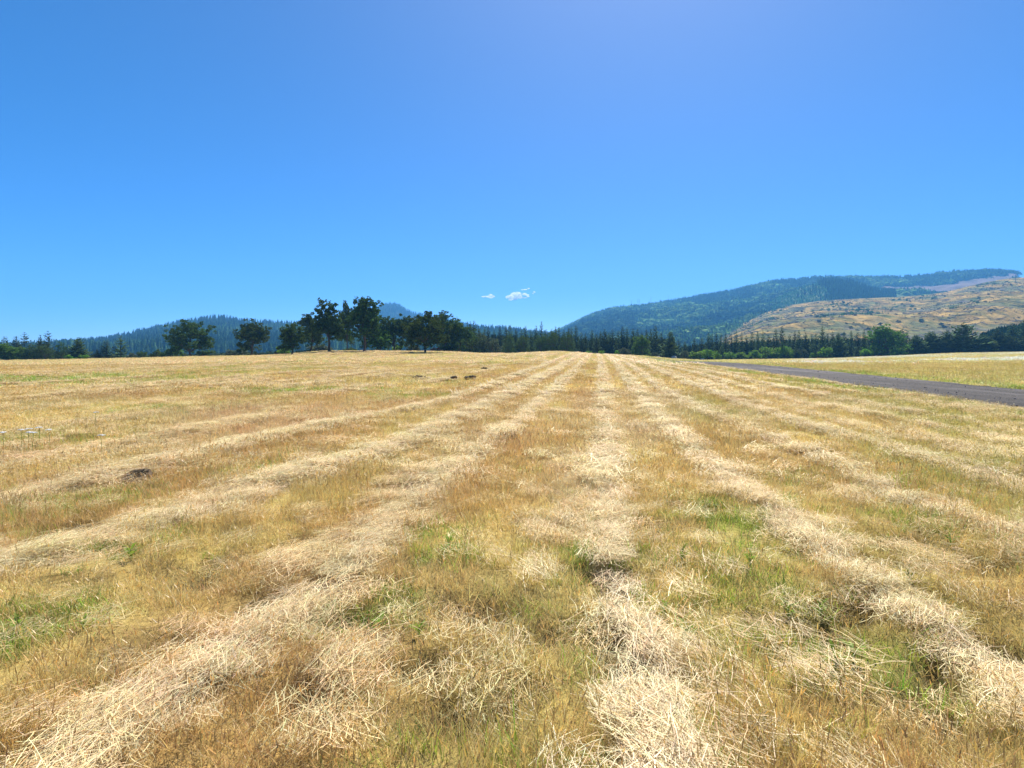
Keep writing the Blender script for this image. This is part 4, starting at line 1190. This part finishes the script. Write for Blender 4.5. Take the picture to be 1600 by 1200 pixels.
# slash, brush and stumps on the logged hillside
n = 6500
A = RNG.uniform(1090, 1900, n); S = RNG.uniform(.05, 1.0, n) ** .8
X, Y, Z = Z_CLEAR(A, S)
dn = fbm(X * .012, Y * .012, 900, 4)
keep = RNG.uniform(0, 1, n) < sstep(.4, .65, dn) * .8 + .1
X, Y, Z, S = X[keep], Y[keep], Z[keep], S[keep]; n = len(X)
h = RNG.uniform(.7, 2.2, n) * np.where(RNG.uniform(0, 1, n) < .08, 2.2, .85)
pal = np.array([(.03, .038, .022), (.06, .075, .03), (.11, .12, .05), (.05, .045, .04)])
scatter('hillside_brush', np.stack([X, Y, Z - .3], 1), np.stack([np.zeros(n), np.zeros(n), RNG.uniform(0, 6.28, n)], 1), np.stack([h * 1.6, h * 1.6, h], 1), pal[RNG.integers(0, 4, n)] * RNG.uniform(.7, 1.3, n)[:, None], FARB,
        'dark brush and seedlings dotted over the logged hillside')
n = 3800
A = RNG.uniform(1090, 1560, n); S = RNG.uniform(.35, 1.0, n)
keep = RNG.uniform(0, 1, n) < sstep(.48, .66, fbm(A * .02, S * 5, 930, 4)) * (1 - sstep(1250, 1480, A) * .75)
X, Y, Z = Z_CLEAR(A[keep], S[keep]); n = len(X)
h = RNG.uniform(2, 6, n)
scatter('hillside_seedlings', np.stack([X, Y, Z - .3], 1), np.stack([np.zeros(n), np.zeros(n), RNG.uniform(0, 6.28, n)], 1), np.stack([h * 1.5, h * 1.5, h], 1), np.array((.09, .17, .05)) * RNG.uniform(.6, 1.4, n)[:, None], FARC + FARB,
        'green seedling conifers spreading over the edge of the logged hillside')
n = 4500
A = RNG.uniform(1090, 1850, n); S = RNG.uniform(.05, 1.0, n) ** .8
X, Y, Z = Z_CLEAR(A, S)
keep = RNG.uniform(0, 1, n) < sstep(.4, .6, fbm(X * .01 + 40, Y * .01, 910, 4))
X, Y, Z = X[keep], Y[keep], Z[keep]; n = len(X)
V, Q = tube([(-.5, 0, 0), (0, .02, .01), (.5, 0, 0)], [.03, .028, .02], 5)
LOG = proto('log', mesh_np('log', V, Q, M_SNAG))
L = RNG.uniform(5, 16, n)
scatter('logging_slash', np.stack([X, Y, Z + .4], 1), np.stack([RNG.normal(0, .12, n), RNG.normal(0, .2, n), RNG.uniform(0, 6.28, n)], 1), np.stack([L, L, L * 1.3], 1), np.ones((n, 3)), [LOG], 'grey logs and branches left lying on the logged hillside')
# fresh clearing below the flat-topped part of the ridge: a sheet a little above the slope
a = np.linspace(1368, 1700, 60); s = np.linspace(.62, 1.0, 26)
A, S = np.meshgrid(a, s)
lo = np.interp(A, CUT_PX, CUT_LO); hi = np.interp(A, CUT_PX, CUT_HI)
S2 = lo + (hi - lo) * (S - .62) / .38
X, Y, Z = Z_FAR(A, S2)
n2, n1 = A.shape
ii = (np.arange(n2 - 1)[:, None] * n1 + np.arange(n1 - 1)[None]).ravel()
o = obj('ridge_clearing', mesh_np('ridge_clearing', np.stack([X.ravel(), Y.ravel(), Z.ravel() + 2.5], 1), np.stack([ii, ii + 1, ii + n1 + 1, ii + n1], 1), M_CUT, smooth=True))
tag(o, 'purplish brown fresh clearing below the ridge forest', kind='structure')

# lone dead trees on the logged hillside and at the ridge
def snag(seed):
    r = np.random.default_rng(seed)
    T = Acc(); T.add(*tube([(0, 0, -.03), (.01, 0, .4), (.0, .01, .8), (.01, 0, 1)], [.03, .024, .014, .004], 6))
    B = []
    for i in range(9):
        a = r.uniform(0, 6.28); z = r.uniform(.35, .95); l = .22 * (1.1 - z) + .06
        B.append(tube([(0, 0, z), (math.cos(a) * l * .6, math.sin(a) * l * .6, z - .01), (math.cos(a) * l, math.sin(a) * l, z + .03)], [.012, .008, .002], 4))
    return [T.mesh('snag_trunk', M_SNAG, True)] + [mesh_np('snag_bough', V_, Q_, M_SNAG) for V_, Q_ in B]
SN = [snag(950), snag(951)]
for k, (px, s_, hgt, lab) in enumerate([(1421, 1.0, 20, 'bare dead tree on the skyline of the logged hillside'), (1587, .93, 24, 'bare dead tree at the picture edge near the top of the logged hillside'),
                                       (1366, .98, 12, 'short dead snag near the knoll end of the logged hillside')]):
    X, Y, Z = Z_CLEAR(np.array([float(px)]), np.array([s_]))
    t = empty('dead_tree', (X[0], Y[0], Z[0]), k * 1.3, hgt)
    for nm, m in zip(['trunk'] + ['bough'] * 9, SN[k % 2]): obj(nm, m, t)
    tag(t, lab, 'dead tree', 'dead trees left on the logged hillside')
t = empty('pine_tree', tuple(float(q[0]) for q in Z_FAR(np.array([1591.]), np.array([1.0]))), 0, (30, 30, 24))
for nm, m in zip(('trunk', 'crown'), FIR_OPEN[1]): obj(nm, m, t)
tag(t, 'lone pine just past the end of the ridge forest on the skyline', 'pine tree')

# radio masts on the ridge
for px, ytop, lab in [(987, 469, 'faint thin radio mast, shortest on the ridge'), (996.5, 466, 'radio mast, one of the close pair on the ridge, towards the slope foot'),
                      (999, 466.5, 'radio mast, one of the close pair on the ridge, towards the flat top'), (1017, 462.5, 'tallest radio mast standing apart on the blue ridge'), (1044, 460, 'radio mast closest to the flat top of the ridge')]:
    X, Y, Z = Z_FAR(np.array([float(px)]), np.array([1.0])); X, Y, Z = X[0], Y[0], Z[0]
    hgt = H + (HZ - ytop) * Y / F - Z
    t = empty('radio_mast', (X, Y, Z))
    A_ = Acc()
    for q in range(3):
        a = q * 2.094
        A_.add(*tube([(math.cos(a) * 1.1, math.sin(a) * 1.1, -1), (math.cos(a) * .45, math.sin(a) * .45, hgt * .97)], [.35, .2], 5))
    for j in range(14):
        z0 = hgt * j / 14; z1 = hgt * (j + 1) / 14; r0 = 1.1 - .65 * j / 14
        for q in range(3):
            a = q * 2.094; b_ = a + 2.094
            A_.add(*tube([(math.cos(a) * r0, math.sin(a) * r0, z0), (math.cos(b_) * r0 * .95, math.sin(b_) * r0 * .95, z1)], [.12, .12], 3))
    obj('lattice', A_.mesh('lattice', M_STEEL), t)
    V, Q = tube([(0, 0, hgt * .96), (0, 0, hgt)], [.2, .08], 5)
    obj('antenna', mesh_np('antenna', V, Q, M_STEEL), t)
    for q, zf in enumerate((.62, .78)):
        V, Q = tube([(0, -1.0, hgt * zf), (0, -1.1, hgt * zf), (0, -1.9, hgt * zf), (0, -2.0, hgt * zf)], [.05, 1.0, 1.1, .05], 10)
        obj('dish', mesh_np('dish', V, Q, M_STEEL), t)
    tag(t, lab, 'radio mast', 'radio masts on the blue ridge')

# ------------------------------------------------------------------ clouds (beyond and above the haze)
mCl, nd, lk = new_mat('cloud_vapour')
tc = nd.new('ShaderNodeTexCoord')
pv = nd.new('ShaderNodeVolumePrincipled')
pv.inputs['Color'].default_value = (1, 1, 1, 1); pv.inputs['Anisotropy'].default_value = .35
mr = nd.new('ShaderNodeMapRange'); mr.inputs[1].default_value = .36; mr.inputs[2].default_value = .62; mr.inputs[3].default_value = 0.0; mr.inputs[4].default_value = .07
lk.new(noise(nd, lk, .022, 4, .65, tc.outputs['Object']), mr.inputs[0]); lk.new(mr.outputs[0], pv.inputs['Density'])
om = nd.new('ShaderNodeOutputMaterial'); lk.new(pv.outputs[0], om.inputs['Volume'])
def cloud(blobs, lab, seed):
    r = np.random.default_rng(seed)
    A_ = Acc(); D = 8200.0; k = D / F
    cx = np.mean([b_[0] for b_ in blobs]); cy = np.mean([b_[1] for b_ in blobs])
    for (bx, by, bw, bh) in blobs:
        V, Q = boulder(int(bx * 7 + by), bw * .5 * k, bw * .5 * k, bh * .5 * k)
        A_.add(V + np.array(((bx - cx) * k, r.uniform(-25, 25), -(by - cy) * k)), Q)
    o = obj('cloud', A_.mesh('cloud', mCl, True), None, ((cx - 800) * k, D, H + (HZ - cy) * k))
    tag(o, lab, 'cloud', 'small clouds over the conifer line')
cloud([(804, 461, 13, 9), (809, 459.5, 12, 8), (799, 464, 11, 7), (794, 464, 9, 5), (812, 464, 9, 6), (803, 466, 12, 6), (819, 459.5, 9, 4), (824, 461.5, 6, 4), (819, 465, 10, 2.4), (825, 463.5, 5, 3), (798, 468, 8, 3)], 'small white puffy cloud, the largest over the conifer line', 1)
cloud([(767, 462, 7, 5), (762, 463.5, 9, 3), (756, 463.5, 8, 2.6), (771, 463.5, 6, 2.6), (767, 465, 8, 2.4)], 'tiny white cloud puff, furthest from the blue ridge', 2)
cloud([(826, 451, 4, 2.6), (821, 452.6, 7, 1.8), (816, 452.6, 5, 1.3)], 'thin wisp of cloud above the largest puffy cloud', 3)
cloud([(835, 456, 4, 2.6), (833, 458.5, 4, 1.5)], 'faint speck of cloud between the puffy cloud and the ridge', 4)

# ------------------------------------------------------------------ small things in the field
# earth mounds thrown up by burrowing animals
for px, py, w, hgt, lab in [(655, 592, .60, .13, 'low dark earth mound in the grass below the spreading oak'), (735, 594, .62, .20, 'largest dark earth mound near the straw row in the far field'),
                            (710, 594, .35, .13, 'small earth mound beside the largest earth mound'), (757, 578, .38, .18, 'small dark earth mound near the crest')]:
    X, Y = unproj(px, py)
    z = float(zt(np.array([X]), np.array([Y]))[0])
    A_ = Acc(); r = np.random.default_rng(int(px))
    w *= .5; hgt *= .5
    V, Q = boulder(int(px), w, w * .7, hgt); V[:, 2] = np.maximum(V[:, 2], -.05)
    A_.add(V, Q)
    for q in range(14):
        a = r.uniform(0, 6.28); d_ = w * r.uniform(.3, 1.15); s_ = r.uniform(.03, .10)
        V, Q = boulder(int(px + q), s_, s_, s_ * .8)
        A_.add(V + np.array((math.cos(a) * d_, math.sin(a) * d_ * .7, max(.02, hgt * (1 - d_ / w) + .08))), Q)
    o = obj('earth_mound', A_.mesh('earth_mound', M_SOIL), None, (X, Y, z + .02))
    tag(o, lab, 'earth mound', 'dark earth mounds in the far field')
# open burrow with a collapsed soil lip
X, Y = unproj(215, 747)
z = float(zt(np.array([X]), np.array([Y]))[0])
V = []; Q = []
nr_, na_ = 9, 26
for i in range(nr_):
    for j in range(na_):
        f = i / (nr_ - 1); a = 2 * math.pi * j / na_
        rr = (.06 + .44 * f) * (1 + .22 * (vnoise(np.array([math.cos(a) * 2 + 5]), np.array([math.sin(a) * 2 + f * 2]), 33)[0] - .5) * 2)
        zz = -.03 + .17 * math.exp(-((f - .62) / .24) ** 2) * (.55 + .75 * (math.sin(a) * .5 + .5)) + .03 * (vnoise(np.array([a * 4.0]), np.array([f * 6]), 34)[0] - .5) - .08 * (f > .95)
        V.append((rr * math.cos(a) * 1.15, rr * math.sin(a) * .75, zz))
for i in range(nr_ - 1):
    for j in range(na_):
        k = (j + 1) % na_
        Q.append((i * na_ + j, i * na_ + k, (i + 1) * na_ + k, (i + 1) * na_ + j))
V = np.array(V)
o = obj('animal_burrow', mesh_np('animal_burrow', V, np.array(Q), M_SOIL), None, (X, Y, z + .05))
o.scale = (.34, .45, .5)
tag(o, 'dark open burrow with a soil lip in the dry grass on the left', 'burrow')

# broad-leaved green weeds
def leaf_mesh(seed, L, W):
    r = np.random.default_rng(seed)
    n = 6; V = []; Q = []
    for i in range(n):
        f = i / (n - 1)
        w = W * (math.sin(math.pi * min(1, f * .92 + .08)) ** .7) * .5 if i < n - 1 else .001
        x = L * f; z = L * (.55 * f - .45 * f * f)
        V += [(x, -w, z + w * .35), (x, 0, z), (x, w, z + w * .35)]
    for i in range(n - 1):
        for q in range(2):
            Q.append((3 * i + q, 3 * i + q + 1, 3 * i + q + 4, 3 * i + q + 3))
    return mesh_np('leaf', V, Q, M_WEED, np.full((len(V), 3), r.uniform(.75, 1.25)))
LEAVES = [leaf_mesh(1000 + k, .12 + .025 * k, .026 + .005 * k) for k in range(4)]
V, Q = tube([(0, 0, -.03), (0.004, 0, .07), (0, .006, .15)], [.005, .004, .002], 5)
STEM = mesh_np('stem', V, Q, M_WEED, np.ones((len(V), 3)))
for px, py, s, lab in [(703, 848, 1.2, 'leafy green weed standing in brown grass left of the central row'), (694, 866, 1.1, 'green weed just in front of the taller leafy weed'),
                       (596, 962, 1.1, 'green weed at the edge of the broad pale straw row, lower middle'), (540, 975, .9, 'small green weed by the dark gap in the straw'),
                       (655, 985, .8, 'small weed under the bent straw near the bottom'), (29, 978, 1.1, 'green weed near the lower left corner of the field'),
                       (131, 972, .8, 'small green weed right of the corner weed'), (205, 865, 1.3, 'long-leaved green weed in the flattened grass, lower left'),
                       (1066, 868, 1.1, 'green weed beside the central straw row'), (1040, 947, .9, 'small green weed below the weed beside the central row'),
                       (1076, 983, 1.0, 'green weed low beside the end of the central row'), (1172, 880, 1.2, 'bushy green weed inside the large green patch'),
                       (1232, 940, 1.1, 'green weed at the rim of the lower green patch'), (1282, 935, 1.0, 'green weed beside the small straw heap'),
                       (1305, 1030, 1.3, 'large green weed at the bottom of the green patch'), (1335, 1012, 1.2, 'green weed amid bright grass near the broad straw row'),
                       (1420, 895, .8, 'small weed poking through the broad straw row'), (1485, 845, 1.0, 'green weed in olive grass between straw rows')]:
    X, Y = unproj(px, py + 14)
    z = float(zt(np.array([X]), np.array([Y]))[0])
    t = empty('weed_plant', (X, Y, z), RNG.uniform(0, 6.28), s * .44)
    obj('stem', STEM, t)
    for k in range(12):
        lf = obj('leaf', LEAVES[k % 4], t, (0, 0, .01 + .012 * k))
        lf.rotation_euler = (RNG.normal(0, .15), -R(RNG.uniform(5, 55)), k * 2.4 + RNG.normal(0, .2))
    tag(t, lab, 'weed', 'green weeds growing in the cut field')

# white yarrow flowers
M_PETAL = leafy_mat('white_petals', False, (.82, .82, .78), trans=.3, gloss=0)
V, Q = tube([(0, 0, -.02), (.01, 0, .15), (0, .01, .30)], [.003, .003, .002], 4)
FSTEM = mesh_np('stem', V, Q, M_WEED, np.ones((len(V), 3)) * .8)
A_ = Acc(); r = np.random.default_rng(77)
for q in range(26):
    a = r.uniform(0, 6.28); d_ = .042 * math.sqrt(r.uniform(0, 1))
    V, Q = boulder(q + 5, .010, .010, .006)
    A_.add(V + np.array((math.cos(a) * d_, math.sin(a) * d_, .305 - d_ * .2)), Q, (1, 1, 1))
FHEAD = A_.mesh('flower_head', M_PETAL)
for k, (px, py) in enumerate([(4, 691), (33, 685), (45, 683), (46, 690), (52, 691), (61, 680), (76, 685), (158, 692), (150, 654)]):
    X, Y = unproj(px, py + 22 * 10 / (H * F / (py - HZ)))
    z = float(zt(np.array([X]), np.array([Y]))[0])
    t = empty('wildflower', (X, Y, z), k * 1.1, 1.1)
    obj('stem', FSTEM, t); obj('flower_head', FHEAD, t)
    lab = ['white wildflower closest to the picture edge, apart from its cluster', 'outermost white wildflower of the loose cluster, towards the picture edge', 'white wildflower at the top of the tight pair in the cluster', 'white wildflower at the bottom of the tight pair in the cluster', 'white wildflower in the cluster just beyond the tight pair', 'white wildflower standing highest up the field in the cluster', 'last white wildflower of the cluster, towards the dark burrow'][k] if k < 7 else ('single white wildflower near the dark burrow, apart from the cluster' if k == 7 else 'single white wildflower furthest up the field')
    tag(t, lab, 'wildflower', 'white wildflowers in the field')

# ------------------------------------------------------------------ haze: one box of even air round the scene
hz, nd, lk = new_mat('haze_air')
pv = nd.new('ShaderNodeVolumePrincipled')
pv.inputs['Color'].default_value = (.15, .50, 1.0, 1)
pv.inputs['Density'].default_value = 1.6e-4
pv.inputs['Anisotropy'].default_value = 0.1
om = nd.new('ShaderNodeOutputMaterial'); lk.new(pv.outputs[0], om.inputs['Volume'])
x0, x1, y0, y1, z0, z1 = -5200, 5200, -300, 5400, -14, 520
V = [(x0, y0, z0), (x1, y0, z0), (x1, y1, z0), (x0, y1, z0), (x0, y0, z1), (x1, y0, z1), (x1, y1, z1), (x0, y1, z1)]
Q = [(0, 3, 2, 1), (4, 5, 6, 7), (0, 1, 5, 4), (1, 2, 6, 5), (2, 3, 7, 6), (3, 0, 4, 7)]
o = obj('haze', mesh_np('haze', V, Q, hz))
tag(o, 'thin blue summer haze in the air over the valley', kind='stuff')
